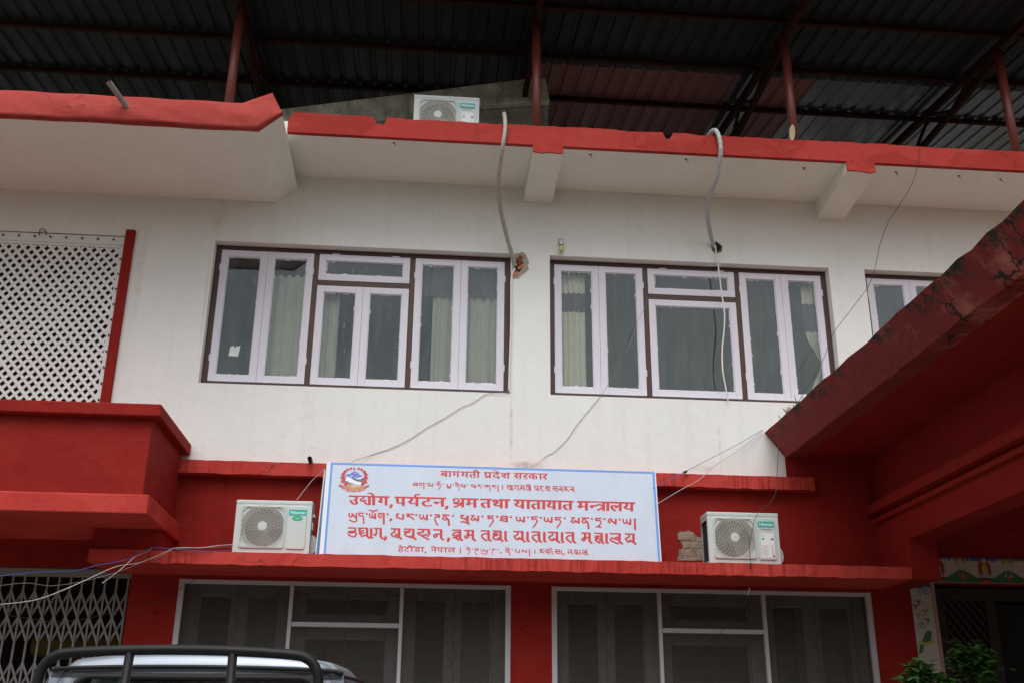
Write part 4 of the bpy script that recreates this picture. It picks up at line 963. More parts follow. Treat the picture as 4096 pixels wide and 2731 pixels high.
FG = {  # printed Devanagari letters: outline points (x, y in thousandths) and triangles
 'ba': ([336,316,277,316,277,0,230,0,230,95,213,85,193,76,168,70,138,68,108,71,81,80,58,94,41,113,30,137,26,164,35,208,61,240,101,260,152,267,161,266,172,266,183,265,194,264,204,262,212,261,209,221,196,223,183,225,168,226,154,227,143,226,132,225,210,129,220,137,230,147,230,316,0,316,0,357,336,357,73,165,78,139,92,120,114,109,139,106,149,106,159,107,168,109,177,112,96,213,79,193], [36,38,37,36,0,38,35,0,36,34,1,35,1,0,35,34,2,1,17,19,18,17,20,19,17,21,20,17,22,21,17,23,22,17,24,23,17,25,24,16,27,17,27,26,17,26,25,17,15,31,16,31,30,16,30,29,16,29,28,16,28,27,16,15,48,31,48,32,31,15,49,48,47,32,48,14,49,15,14,39,49,14,40,39,13,40,14,33,2,34,13,41,40,32,4,33,4,2,33,12,41,13,47,4,32,12,42,41,11,42,12,46,4,47,45,4,46,11,43,42,44,4,45,43,4,44,11,4,43,11,5,4,3,2,4,10,5,11,10,6,5,9,6,10,9,7,6,8,7,9]),
 'aa': ([98,316,98,0,51,0,51,316,0,316,0,357,157,357,157,316], [4,6,5,4,7,6,3,7,4,2,0,3,0,7,3,2,1,0]),
 'ga': ([119,316,119,134,118,121,112,111,104,104,92,102,77,105,61,114,47,128,34,144,26,161,24,177,25,189,31,198,42,204,59,206,73,206,73,316,0,316,0,357,332,357,332,316,272,316,272,0,226,0,226,316], [18,20,19,18,21,20,17,21,18,16,0,17,0,21,17,16,1,0,25,21,0,24,22,25,22,21,25,24,23,22,14,16,15,14,1,16,13,1,14,12,1,13,11,1,12,10,1,11,9,1,10,8,1,9,8,2,1,7,2,8,7,3,2,6,3,7,6,4,3,5,4,6]),
 'ma': ([292,316,292,0,246,0,246,144,119,144,119,122,117,106,111,95,102,89,91,87,80,89,68,94,57,102,46,112,37,124,29,136,24,148,22,160,24,169,30,177,41,183,57,184,72,184,72,316,0,316,0,357,352,357,352,316,246,316,119,316,119,184,246,184], [24,26,25,24,27,26,23,27,24,22,29,23,29,27,23,22,30,29,28,27,29,31,0,28,0,27,28,31,1,0,20,22,21,20,30,22,20,31,30,20,3,31,3,1,31,19,3,20,18,3,19,17,3,18,16,3,17,15,4,16,4,3,16,15,5,4,2,1,3,14,5,15,13,5,14,13,6,5,12,6,13,12,7,6,11,7,12,11,8,7,10,8,11,10,9,8]),
 'ta': ([276,316,276,0,230,0,230,188,167,188,136,188,115,185,99,180,86,172,76,157,72,136,78,108,94,82,120,54,156,23,125,-7,99,16,76,39,55,62,39,87,29,112,26,139,28,158,34,175,42,190,53,202,72,214,94,223,121,228,156,229,230,229,230,316,0,316,0,357,335,357,335,316], [32,34,33,32,35,34,31,35,32,30,0,31,0,35,31,30,1,0,28,30,29,28,3,30,3,1,30,27,3,28,26,3,27,25,3,26,24,3,25,23,6,24,6,5,24,5,4,24,4,3,24,2,1,3,23,7,6,23,8,7,22,8,23,22,9,8,21,9,22,21,10,9,20,10,21,20,11,10,19,11,20,19,12,11,18,12,19,18,13,12,17,13,18,17,14,13,16,14,17,16,15,14]),
 'ii': ([-106,353,-115,373,-121,392,-125,410,-126,430,-120,464,-102,491,-73,509,-35,515,-3,511,22,498,44,477,62,447,78,407,94,357,157,357,157,316,98,316,98,0,51,0,51,316,0,316,0,357,50,357,34,409,16,445,-5,467,-33,474,-53,470,-68,460,-77,443,-80,421,-78,402,-74,386,-68,370,-60,353], [7,9,8,7,10,9,6,10,7,6,11,10,5,27,6,27,11,6,27,26,11,26,12,11,5,28,27,5,29,28,25,12,26,4,29,5,4,30,29,25,13,12,24,13,25,4,31,30,3,31,4,3,32,31,2,32,3,23,13,24,23,14,13,2,33,32,1,33,2,1,34,33,0,34,1,0,35,34,21,23,22,21,14,23,21,15,14,21,16,15,20,16,21,19,17,20,17,16,20,19,18,17]),
 'pa': ([275,316,275,0,229,0,229,110,211,100,192,91,171,86,146,84,124,86,104,92,87,100,74,111,61,128,52,148,47,173,45,206,45,316,0,316,0,357,335,357,335,316,229,316,92,316,92,212,92,191,94,175,96,162,99,152,103,145,109,138,126,128,151,125,173,127,194,136,213,147,229,161], [17,19,18,17,20,19,16,20,17,15,22,16,22,20,16,15,23,22,21,20,22,35,0,21,0,20,21,35,1,0,15,24,23,14,24,15,14,25,24,14,26,25,13,26,14,13,27,26,34,1,35,13,28,27,12,28,13,33,3,34,3,1,34,12,29,28,12,30,29,32,3,33,11,30,12,11,31,30,31,3,32,11,3,31,10,3,11,10,4,3,2,1,3,9,4,10,9,5,4,8,5,9,8,6,5,7,6,8]),
 'da': ([237,-33,225,-14,214,6,204,25,196,42,189,41,182,40,173,39,165,39,141,41,116,45,93,53,72,65,53,80,39,101,30,126,26,156,29,180,35,200,46,216,59,230,80,245,105,254,134,260,167,262,169,262,169,316,0,316,0,357,307,357,307,316,216,316,216,221,188,221,158,220,134,217,115,212,99,204,88,194,80,182,74,168,72,150,78,123,95,100,124,85,165,80,168,80,172,80,175,81,179,81,177,92,176,101,179,118,188,130,200,136,214,138,236,134,252,124,262,109,265,93,263,77,256,65,247,56,235,49,243,35,252,21,263,5,276,-14], [27,29,28,27,30,29,26,30,27,25,31,26,31,30,26,25,32,31,23,25,24,23,32,25,22,32,23,21,32,22,20,32,21,19,34,20,34,33,20,33,32,20,19,35,34,19,36,35,18,36,19,18,37,36,18,38,37,17,38,18,17,39,38,17,40,39,16,40,17,16,41,40,15,41,16,15,42,41,54,56,55,53,56,54,53,57,56,52,57,53,14,42,15,52,58,57,14,43,42,51,58,52,51,59,58,50,59,51,13,43,14,13,44,43,50,60,59,49,60,50,13,45,44,48,60,49,47,60,48,12,45,13,12,46,45,12,47,46,12,60,47,12,61,60,11,61,12,11,62,61,11,63,62,10,63,11,10,4,63,4,64,63,9,4,10,9,5,4,3,64,4,9,6,5,8,6,9,8,7,6,3,65,64,2,65,3,2,66,65,1,66,2,1,67,66,0,67,1]),
 'e': ([-97,353,-109,394,-121,425,-133,447,-147,462,-163,470,-181,473,-193,472,-203,470,-213,467,-221,465,-235,507,-211,513,-183,515,-154,511,-129,500,-107,480,-88,450,-71,408,-54,353], [12,14,13,11,14,12,11,15,14,10,15,11,10,9,15,9,8,15,8,7,15,7,16,15,7,6,16,6,5,16,5,17,16,4,17,5,3,17,4,3,18,17,2,18,3,1,18,2,1,19,18,0,19,1]),
 'sha': ([339,316,339,0,293,0,293,316,242,316,242,357,399,357,399,316,70,109,52,111,36,119,26,131,23,146,26,161,33,172,45,178,60,180,70,179,81,176,94,170,110,159,136,172,157,192,171,220,175,254,171,283,158,306,139,320,114,325,99,323,88,317,81,308,79,296,81,287,85,278,93,268,107,261,127,255,155,253,145,213,98,221,65,240,45,266,38,297,43,324,58,345,83,358,117,363,143,360,168,351,189,335,206,314,217,286,221,253,216,215,201,179,177,150,146,127,171,103,196,77,218,50,238,25,201,-1,173,37,148,67,125,92,103,111,87,109], [46,48,47,46,49,48,45,49,46,45,50,49,44,50,45,44,28,50,28,51,50,44,29,28,27,51,28,43,29,44,43,30,29,26,51,27,43,31,30,26,52,51,43,32,31,25,52,26,42,32,43,42,33,32,42,34,33,25,53,52,24,53,25,42,35,34,42,36,35,41,36,42,41,37,36,41,38,37,23,53,24,41,39,38,23,54,53,40,39,41,22,54,23,22,55,54,21,55,22,15,17,16,21,56,55,15,18,17,14,18,15,14,19,18,13,19,14,20,56,21,13,20,19,12,20,13,12,56,20,12,57,56,11,57,12,10,57,11,10,66,57,66,58,57,9,66,10,9,67,66,65,58,66,8,67,9,65,59,58,64,59,65,64,60,59,63,60,64,63,61,60,62,61,63,4,6,5,4,7,6,3,7,4,2,0,3,0,7,3,2,1,0]),
 'sa': ([337,316,337,0,291,0,291,153,274,148,257,146,239,145,218,144,193,145,167,148,143,153,122,159,110,152,96,145,122,115,151,84,184,53,218,24,187,-7,156,21,127,50,100,78,76,104,57,127,42,147,32,163,26,175,24,185,23,195,25,206,32,216,43,223,60,226,73,224,85,219,95,211,104,201,114,213,120,229,124,246,125,263,124,279,122,294,119,307,115,316,0,316,0,357,397,357,397,316,212,185,233,186,253,187,271,190,291,195,291,316,161,316,165,306,168,294,170,279,171,263,170,241,166,221,159,205,150,191,181,187], [45,47,46,45,48,47,44,48,45,43,55,44,55,48,44,43,56,55,54,48,55,53,0,54,0,48,54,53,1,0,42,56,43,42,57,56,41,57,42,41,58,57,40,58,41,40,59,58,39,59,40,39,60,59,38,60,39,38,61,60,37,61,38,31,33,32,31,34,33,30,34,31,37,62,61,30,35,34,29,35,30,36,62,37,29,36,35,28,36,29,36,63,62,28,63,36,27,63,28,52,3,53,3,1,53,27,64,63,51,3,52,50,3,51,27,49,64,49,3,50,26,49,27,26,3,49,25,3,26,24,11,25,11,3,25,24,12,11,10,3,11,9,3,10,9,4,3,2,1,3,24,13,12,8,4,9,8,5,4,23,13,24,8,6,5,23,14,13,7,6,8,22,14,23,22,15,14,21,15,22,21,16,15,20,16,21,20,17,16,19,17,20,19,18,17]),
 'ra': ([227,24,196,-7,163,21,132,50,104,78,79,104,59,127,43,147,33,163,27,175,24,185,23,195,25,206,32,216,43,223,60,226,73,224,85,219,95,211,104,200,123,213,137,229,144,248,147,269,146,282,144,295,141,307,137,316,0,316,0,357,244,357,244,316,184,316,191,293,193,263,190,234,180,210,165,189,146,173,122,158,96,146,124,116,156,84,191,53], [28,30,29,28,31,30,27,31,28,26,32,27,32,31,27,26,33,32,25,33,26,24,33,25,24,34,33,23,34,24,22,34,23,22,35,34,21,35,22,21,36,35,20,36,21,14,16,15,14,17,16,13,17,14,13,18,17,12,18,13,19,36,20,12,19,18,19,37,36,11,19,12,11,37,19,10,37,11,10,38,37,9,38,10,8,38,9,8,39,38,7,39,8,7,40,39,6,40,7,6,41,40,5,41,6,5,42,41,4,42,5,4,43,42,3,43,4,3,0,43,2,0,3,2,1,0]),
 'ka': ([446,316,260,316,260,200,290,222,327,229,361,223,388,205,405,176,411,137,409,110,403,81,391,51,374,22,333,46,346,66,356,88,363,112,365,136,363,160,354,176,341,186,323,190,291,179,260,148,260,0,213,0,213,100,198,89,179,78,156,70,130,68,104,71,79,79,58,92,41,112,30,136,26,167,34,208,58,240,94,260,140,267,154,266,170,265,184,263,195,261,191,219,181,221,168,223,155,224,143,225,113,221,91,210,78,192,73,168,77,141,90,123,109,112,131,108,155,111,176,120,195,133,213,149,213,316,0,316,0,357,446,357], [63,65,64,63,0,65,62,0,63,61,1,62,1,0,62,61,2,1,39,41,40,39,42,41,39,43,42,39,44,43,39,45,44,38,46,39,46,45,39,37,50,38,50,49,38,49,48,38,48,47,38,47,46,38,3,5,4,3,6,5,2,6,3,37,51,50,37,52,51,36,52,37,2,7,6,61,22,2,22,21,2,21,7,2,36,53,52,20,7,21,19,7,20,61,23,22,19,8,7,18,8,19,36,54,53,35,54,36,17,8,18,60,23,61,60,26,23,26,24,23,35,55,54,17,9,8,34,55,35,16,9,17,59,26,60,34,56,55,58,26,59,15,9,16,33,56,34,33,57,56,57,26,58,15,10,9,33,26,57,33,27,26,25,24,26,32,27,33,32,28,27,14,10,15,14,11,10,31,28,32,31,29,28,30,29,31,13,11,14,13,12,11]),
 'u': ([0,357,323,357,323,316,260,316,274,293,279,267,267,221,233,188,253,169,270,146,283,119,287,87,283,61,274,39,258,22,238,10,215,2,188,0,156,4,126,18,97,41,69,75,42,121,17,180,57,194,74,152,93,115,113,85,135,62,158,47,184,43,205,45,223,53,234,68,238,92,235,115,225,135,209,155,189,173,171,170,152,169,149,209,186,213,212,224,227,241,232,266,230,282,223,296,214,308,202,316,0,316], [50,1,0,50,2,1,49,2,50,48,3,49,3,2,49,48,4,3,47,4,48,46,4,47,46,5,4,45,5,46,45,6,5,44,6,45,43,6,44,42,6,43,42,7,6,41,7,42,40,7,41,23,25,24,40,38,7,38,8,7,22,25,23,40,39,38,37,8,38,37,9,8,36,9,37,22,26,25,36,10,9,35,10,36,21,26,22,35,11,10,21,27,26,34,11,35,33,11,34,33,12,11,21,28,27,20,28,21,32,12,33,20,29,28,32,13,12,31,13,32,20,30,29,30,13,31,20,13,30,19,13,20,19,14,13,19,15,14,18,15,19,18,16,15,17,16,18]),
 'o': ([98,316,98,0,51,0,51,316,0,316,0,357,157,357,157,316,52,353,40,394,28,425,15,447,2,462,-14,470,-32,473,-44,472,-55,470,-64,467,-72,465,-86,507,-62,513,-34,515,-5,511,20,500,41,480,61,450,78,408,95,353], [20,22,21,19,22,20,19,23,22,18,23,19,18,17,23,17,16,23,16,15,23,15,24,23,15,14,24,14,13,24,13,25,24,12,25,13,11,25,12,11,26,25,10,26,11,9,26,10,9,27,26,8,27,9,4,6,5,4,7,6,3,7,4,2,0,3,0,7,3,2,1,0]),
 'ya': ([342,357,342,316,282,316,282,0,235,0,235,103,218,93,197,84,173,78,145,76,99,85,62,111,36,151,22,203,53,212,75,224,88,240,92,262,90,278,85,292,78,305,71,316,0,316,0,357,74,173,87,148,103,131,123,120,149,117,176,120,199,129,219,142,235,157,235,316,121,316,134,286,138,256,122,204], [22,0,23,22,1,0,21,1,22,20,34,21,34,1,21,20,35,34,33,1,34,32,2,33,2,1,33,32,3,2,19,35,20,18,35,19,18,36,35,17,36,18,16,36,17,16,37,36,15,37,16,14,37,15,13,37,14,13,24,37,12,24,13,12,25,24,31,3,32,11,25,12,11,26,25,30,5,31,5,3,31,11,27,26,29,5,30,11,28,27,28,5,29,11,5,28,10,5,11,10,6,5,4,3,5,10,7,6,9,7,10,9,8,7]),
 'tta': ([298,316,213,316,213,200,182,200,156,199,136,196,118,190,104,183,80,157,72,123,76,98,85,78,100,62,118,51,139,45,163,43,191,44,215,50,238,58,261,70,277,27,251,16,223,8,194,2,164,0,127,4,93,15,65,33,44,58,31,89,26,126,31,161,46,189,69,212,97,228,130,238,165,241,167,241,167,316,0,316,0,357,298,357], [39,41,40,39,0,41,38,0,39,37,1,38,1,0,38,37,2,1,35,37,36,35,2,37,34,2,35,33,2,34,32,4,33,4,3,33,3,2,33,32,5,4,32,6,5,32,7,6,31,7,32,31,8,7,30,8,31,30,9,8,29,9,30,29,10,9,29,11,10,28,11,29,28,12,11,18,20,19,28,13,12,17,20,18,27,13,28,27,14,13,16,20,17,27,15,14,15,20,16,27,20,15,26,20,27,26,21,20,26,22,21,25,22,26,25,23,22,24,23,25]),
 'na': ([0,357,327,357,327,316,268,316,268,0,221,0,221,171,117,171,117,140,115,126,109,116,100,110,88,108,74,111,59,120,44,133,32,149,24,166,21,183,23,195,29,204,40,210,56,212,221,212,221,316,0,316], [25,1,0,25,2,1,24,2,25,23,3,24,3,2,24,23,4,3,21,23,22,21,6,23,6,4,23,20,6,21,19,6,20,18,6,19,17,7,18,7,6,18,17,8,7,5,4,6,16,8,17,15,8,16,15,9,8,14,9,15,14,10,9,13,10,14,13,11,10,12,11,13]),
 'tha': ([318,316,318,0,271,0,271,103,253,93,231,84,206,78,177,76,132,83,94,104,65,138,48,185,94,199,124,217,141,240,146,268,143,293,133,312,118,323,98,326,85,325,75,319,68,311,65,299,77,276,112,265,107,225,74,233,48,247,32,269,26,298,32,326,47,347,71,359,99,363,122,360,144,353,163,340,179,322,190,299,193,269,187,231,170,200,142,176,105,157,119,139,134,127,154,119,180,117,208,119,231,128,252,141,271,158,271,316,224,316,224,357,377,357,377,316], [33,35,34,33,36,35,32,36,33,54,56,55,54,57,56,32,37,36,31,37,32,31,19,37,19,38,37,30,20,31,20,19,31,18,38,19,30,21,20,17,38,18,17,39,38,30,22,21,53,57,54,52,0,53,0,57,53,52,1,0,16,39,17,30,23,22,30,24,23,16,40,39,29,24,30,15,40,16,29,25,24,15,41,40,28,25,29,14,41,15,28,26,25,27,26,28,13,41,14,13,42,41,12,42,13,12,43,42,11,43,12,10,43,11,10,44,43,51,3,52,3,1,52,10,45,44,50,3,51,10,46,45,9,46,10,49,3,50,9,47,46,48,3,49,9,48,47,9,3,48,8,3,9,8,4,3,2,1,3,8,5,4,8,6,5,7,6,8]),
 'la': ([0,316,0,357,398,357,398,316,338,316,338,0,292,0,292,204,288,204,284,204,270,203,256,198,242,188,228,173,216,150,204,119,160,133,168,158,179,180,165,189,151,196,136,201,120,203,100,199,85,190,75,174,72,156,75,134,85,114,100,94,121,73,147,49,177,23,146,-7,115,21,86,48,61,74,42,101,30,128,26,158,29,186,40,208,56,224,75,236,96,242,117,245,141,243,163,236,184,226,203,213,241,237,287,245,289,245,292,245,292,316], [0,2,1,0,3,2,54,3,0,53,4,54,4,3,54,53,5,4,44,46,45,50,52,51,50,53,52,50,7,53,7,5,53,44,47,46,43,47,44,49,8,50,8,7,50,43,48,47,42,48,43,42,49,48,41,49,42,41,9,49,9,8,49,40,23,41,23,22,41,22,9,41,22,10,9,6,5,7,21,10,22,21,11,10,20,11,21,40,24,23,20,12,11,19,12,20,40,25,24,18,12,19,18,13,12,39,25,40,17,13,18,39,26,25,17,14,13,16,14,17,38,26,39,38,27,26,16,15,14,38,28,27,37,28,38,37,29,28,36,29,37,36,30,29,35,30,36,35,31,30,35,32,31,34,32,35,34,33,32]),
 'ha': ([184,40,203,47,218,56,228,69,231,85,227,104,215,119,193,128,161,132,126,127,100,115,85,96,79,71,81,54,86,37,96,19,113,0,138,-23,173,-51,142,-82,96,-42,62,-5,40,33,33,75,36,95,42,113,53,129,66,142,56,154,47,168,42,184,40,202,41,217,45,230,52,240,61,249,75,257,91,263,110,266,132,267,207,267,207,316,0,316,0,357,314,357,314,316,254,316,254,226,132,226,117,226,107,225,100,222,94,219,88,211,86,199,87,188,91,179,98,171,105,163,133,170,163,172,199,169,228,160,249,146,265,129,273,109,276,88,271,57,257,33,233,14,200,1], [42,44,43,42,45,44,41,45,42,40,46,41,46,45,41,40,47,46,38,40,39,38,47,40,37,47,38,36,47,37,35,47,36,34,47,35,33,47,34,32,49,33,49,48,33,48,47,33,32,50,49,32,51,50,32,52,51,32,53,52,31,53,32,31,54,53,30,54,31,30,55,54,30,56,55,29,56,30,29,57,56,59,61,60,29,58,57,58,61,59,58,62,61,28,58,29,28,62,58,28,63,62,27,63,28,27,64,63,26,8,27,8,64,27,26,9,8,7,64,8,25,9,26,7,65,64,6,65,7,25,10,9,5,65,6,25,11,10,24,11,25,5,66,65,4,66,5,24,12,11,23,12,24,4,67,66,3,67,4,22,12,23,22,13,12,2,67,3,2,68,67,1,68,2,22,14,13,0,68,1,70,68,0,22,15,14,70,69,68,21,15,22,21,16,15,21,17,16,20,17,21,20,18,17,19,18,20]),
 'dda': ([206,128,189,127,172,123,157,119,142,113,118,131,97,151,83,175,79,202,80,217,84,230,91,240,100,249,114,257,131,263,151,266,177,267,230,267,230,316,0,316,0,357,340,357,340,316,277,316,277,226,171,226,156,226,146,225,139,222,133,219,127,211,125,199,127,187,133,176,141,167,150,159,178,166,208,169,247,163,279,147,300,122,307,88,300,53,279,25,243,6,194,0,140,6,93,25,51,54,14,91,49,119,82,85,116,61,153,47,194,43,244,54,260,87,257,105,246,117,229,125], [19,21,20,19,22,21,18,22,19,17,23,18,23,22,18,17,24,23,15,17,16,15,24,17,14,24,15,13,24,14,12,24,13,11,24,12,10,24,11,9,26,10,26,25,10,25,24,10,9,27,26,9,28,27,9,29,28,9,30,29,8,30,9,8,31,30,7,31,8,7,32,31,7,33,32,7,34,33,6,34,7,36,38,37,6,35,34,35,38,36,35,39,38,6,39,35,5,39,6,5,0,39,0,40,39,4,3,5,3,2,5,2,1,5,1,0,5,59,40,0,58,40,59,58,41,40,49,51,50,57,41,58,56,41,57,48,51,49,56,42,41,55,42,56,48,52,51,48,53,52,47,53,48,54,42,55,54,43,42,47,54,53,47,43,54,46,43,47,46,44,43,45,44,46]),
 'au': ([98,316,98,0,51,0,51,316,0,316,0,357,157,357,157,316,46,353,31,373,18,387,5,396,-8,401,-21,403,-35,404,-47,403,-59,400,-71,396,-82,392,-97,431,-84,437,-70,441,-55,443,-38,444,-14,441,7,432,26,417,41,397,44,399,32,425,21,445,10,459,-2,468,-16,473,-33,475,-45,474,-56,473,-65,470,-73,467,-86,507,-62,513,-34,515,-5,511,20,500,41,480,61,450,78,408,95,353], [40,42,41,39,42,40,39,43,42,38,37,39,37,43,39,37,36,43,36,35,43,35,44,43,35,34,44,34,33,44,33,45,44,32,45,33,31,45,32,30,45,31,30,46,45,29,46,30,22,24,23,21,24,22,21,25,24,20,25,21,19,25,20,19,26,25,18,17,19,17,16,19,16,15,19,15,26,19,28,46,29,15,14,26,14,13,26,13,27,26,28,47,46,12,27,13,11,27,12,27,47,28,11,47,27,10,47,11,9,47,10,8,47,9,4,6,5,4,7,6,3,7,4,2,0,3,0,7,3,2,1,0]),
 'am': ([-106,443,-104,456,-97,467,-87,474,-75,477,-62,474,-52,467,-45,456,-43,443,-45,431,-52,420,-62,413,-75,410,-87,413,-97,420,-104,431], [3,5,4,2,5,3,2,6,5,1,6,2,1,7,6,0,7,1,0,8,7,15,8,0,15,9,8,14,9,15,14,10,9,13,10,14,13,11,10,12,11,13]),
}

MATRA = ('aa', 'ii', 'o', 'au')
def printed(mb, gl, a, b, oy, slope, ox, ht, bold, k):
    """a letter drawn from its outline, fattened sideways only (the sign's type has heavy stems, light bars)"""
    vs, ts = FG[gl]; X = vs[0::2]; Y = vs[1::2]
    x0, x1 = (0, max(X)) if gl in MATRA or gl not in ('e', 'am') else (min(X), max(X))
    if gl in MATRA: x1 = 160
    s_ = (b - a) / max(1, x1 - x0)
    for dx in ((-bold, 0, bold) if bold else (0,)):
        h_ = .0010 + .00001 * (k[0] % 90); k[0] += 1; pts = []
        for x, y in zip(X, Y):
            px = a + (x - x0) * s_ + dx; py = oy + slope * (px - ox) + ht * (1 - y / 357.0); pts.append(sg(*csu(px, py), h_))
        for i in range(0, len(ts), 3): mb.face([pts[ts[i]], pts[ts[i + 1]], pts[ts[i + 2]]])

def ribbon(mb, pts, wx, wy, fn, h_, mi=0):
    """pts in crop pixels; elliptical pen wx by wy; fn maps a pixel to the board"""
    q = [(x / wx, y / wy) for x, y in pts]; n = len(q); L = []; R_ = []
    for i in range(n):
        d0 = (q[i][0] - q[i - 1][0], q[i][1] - q[i - 1][1]) if i else None
        d1 = (q[i + 1][0] - q[i][0], q[i + 1][1] - q[i][1]) if i < n - 1 else None
        def nr(d):
            l = math.hypot(*d) or 1; return (-d[1] / l, d[0] / l)
        n0 = nr(d0) if d0 else nr(d1); n1_ = nr(d1) if d1 else nr(d0)
        m = (n0[0] + n1_[0], n0[1] + n1_[1]); l2 = m[0] ** 2 + m[1] ** 2
        k = min(2 / max(l2, .3), 1.5); o = (m[0] * k * .5, m[1] * k * .5)
        L.append(((q[i][0] + o[0]) * wx, (q[i][1] + o[1]) * wy)); R_.append(((q[i][0] - o[0]) * wx, (q[i][1] - o[1]) * wy))
    for i in range(n - 1):
        mb.face([sg(*fn(*L[i]), h_), sg(*fn(*L[i + 1]), h_), sg(*fn(*R_[i + 1]), h_), sg(*fn(*R_[i]), h_)], mi)

def csu(x, y): return on_sign(*cs(x, y))
def write(mb, words, ox, oy, slope, ht, wx, wy, head=True):
    k = 0; kk = [0]
    for word in words:
        xs0 = min(a for _, a, b_ in word if _ not in (',', '|')) if any(_ not in (',', '|') for _, a, b_ in word) else 0
        xs1 = max([b_ for _, a, b_ in word if _ not in (',', '|')] or [0])
        if head and xs1 > xs0:
            f_ = lambda x: oy + slope * (x - ox)
            gaps = [(a_ - wx * .1, a_ + (b_2 - a_) * .62) for g_, a_, b_2 in word if g_ in ('sha', 'shra', 'tha')]   # round-headed letters break the head line
            cur = xs0 - wx * .15
            for ga_, gb_ in sorted(gaps) + [(xs1 + wx * .3, None)]:
                if ga_ - cur > wx * .5: ribbon(mb, [(cur, f_(cur)), (ga_, f_(ga_))], wx, wy, csu, .0009)
                if gb_: cur = gb_
        for gl, a, b_ in word:
            extra = None
            if head and gl in FG: base, extra = gl, []
            elif head and gl == 'pra': base, extra = 'pa', [[.80, .66, .10, 1.0]]
            elif head and gl == 'rya': base, extra = 'ya', [[.8, 0, .62, -.14, .68, -.34, 1.0, -.34]]
            if extra is not None:
                stem = 38 * ((b_ - a) / max(1, max(FG[base][0][0::2]))) if base not in MATRA else 38 * (b_ - a) / 160
                printed(mb, base, a, b_, oy, slope, ox, ht, max(0, (wx - stem) * .45) if base not in ('e', 'am') else wx * .12, kk)
                if gl == 'au': printed(mb, 'am', b_ - 2, b_ + 8, oy, slope, ox, ht, 0, kk)
            if gl == ',': ww, w2 = wx, wy * 1.6
            else: ww, w2 = wx, wy
            for st in (G[gl] if extra is None else extra):
                cw = 0.74 if len(st) > 6 else 1.0
                pts = []
                for i in range(0, len(st), 2):
                    x = a + (b_ - a) * st[i]; y = oy + slope * (x - ox) + ht * st[i + 1]
                    pts.append((x, y))
                if len(pts) > 3:
                    sp = smooth_path([(p_[0], p_[1], 0) for p_ in pts], 3); pts = [(p_.x, p_.y) for p_ in sp]
                ribbon(mb, pts, ww * cw, w2, csu, .0010 + .00001 * (k % 60)); k += 1
def add_line(rows, *a, **kw):
    mb = MB(); write(mb, rows, *a, **kw); obj("lettering", mb, M['sign_red'], SG)
add_line([[('ba', 854, 902), ('aa', 904, 926), ('ga', 931, 977), ('ma', 986, 1036), ('ta', 1041, 1086), ('ii', 1088, 1110)],
          [('pra', 1138, 1188), ('da', 1192, 1244), ('e', 1195, 1232), ('sha', 1247, 1307)],
          [('sa', 1332, 1386), ('ra', 1391, 1424), ('ka', 1427, 1488), ('aa', 1496, 1518), ('ra', 1519, 1550)]], 853, 103, .0255, 36, 11, 5.4)
add_line([[('tba', 672, 704), ('tga', 710, 750), ("'", 753, 766), ('tma', 769, 804), ("'", 812, 823), ('tta_', 829, 856), ('i_', 829, 856), ("'", 864, 875), ('tpra', 893, 923), ("'", 932, 943), ('tda', 948, 977), ('e_', 945, 972), ('tsa', 981, 1017), ("'", 1022, 1032),
           ('tsa', 1052, 1085), ('tra_', 1093, 1125), ("'", 1130, 1141), ('tka', 1143, 1179), ('tra_', 1187, 1218), ('tsh', 1222, 1234)],
          [('|', 1252, 1262)]], 672, 178, .0300, 22, 7.0, 5.0, head=False)
add_line([[('nba', 1284, 1316), ('naa', 1312, 1328), ('nga', 1329, 1365), ('nma', 1370, 1402), ('nta', 1406, 1436), ('nii', 1430, 1448)],
          [('npra', 1464, 1494), ('nda', 1499, 1530), ('nsha', 1537, 1567)], [('nsa', 1584, 1618), ('nra', 1622, 1650), ('nka', 1654, 1692), ('nra', 1697, 1725)]], 1284, 193, .0250, 29, 7.4, 5.2, head=False)
add_line([[('u', 258, 316), ('dya', 322, 400), ('o', 398, 436), ('ga', 444, 515)], [(',', 516, 544)], [('pa', 557, 627), ('rya', 638, 718), ('tta', 727, 800), ('na', 807, 885)], [(',', 882, 906)],
          [('shra', 931, 1008), ('ma', 1016, 1096)], [('ta', 1114, 1184), ('tha', 1190, 1266), ('aa', 1266, 1304)],
          [('ya', 1333, 1407), ('aa', 1408, 1446), ('ta', 1445, 1509), ('aa', 1510, 1546), ('ya', 1545, 1611), ('aa', 1614, 1652), ('ta', 1650, 1718)],
          [('ma', 1747, 1824), ('ntra', 1831, 1928), ('aa', 1928, 1966), ('la', 1961, 2044), ('ya', 2046, 2120)]], 256, 264, .0243, 56, 18.5, 8.6)
add_line([[('tau', 252, 309), ('tda', 314, 355), ("'", 362, 379), ('tya', 387, 430), ('naro', 385, 436), ('tga', 442, 489), ("'", 497, 516), ('tpa', 562, 614), ('tra_', 625, 682), ("'", 685, 703), ('tya', 714, 770), ("'", 782, 799), ('trt', 811, 850), ('tna', 862, 914), ("'", 925, 943),
           ('tsra', 980, 1038), ('tma', 1048, 1105), ("'", 1116, 1136), ('tta_', 1158, 1204), ("'", 1212, 1234), ('ttha', 1240, 1292), ("'", 1302, 1323), ('tya', 1346, 1405), ("'", 1415, 1434), ('tta_', 1443, 1490), ("'", 1497, 1518), ('tya', 1528, 1585), ('tta_', 1598, 1644), ("'", 1654, 1673),
           ('tma', 1703, 1762), ('tna', 1772, 1826), ("'", 1833, 1850), ('ttra', 1862, 1908), ("'", 1914, 1935), ('tla', 1942, 2004), ("'", 2014, 2033), ('tya', 2042, 2099), ('tsh', 2112, 2132)], [(',', 516, 540)]], 252, 373, .0220, 38, 13, 8.8, head=False)
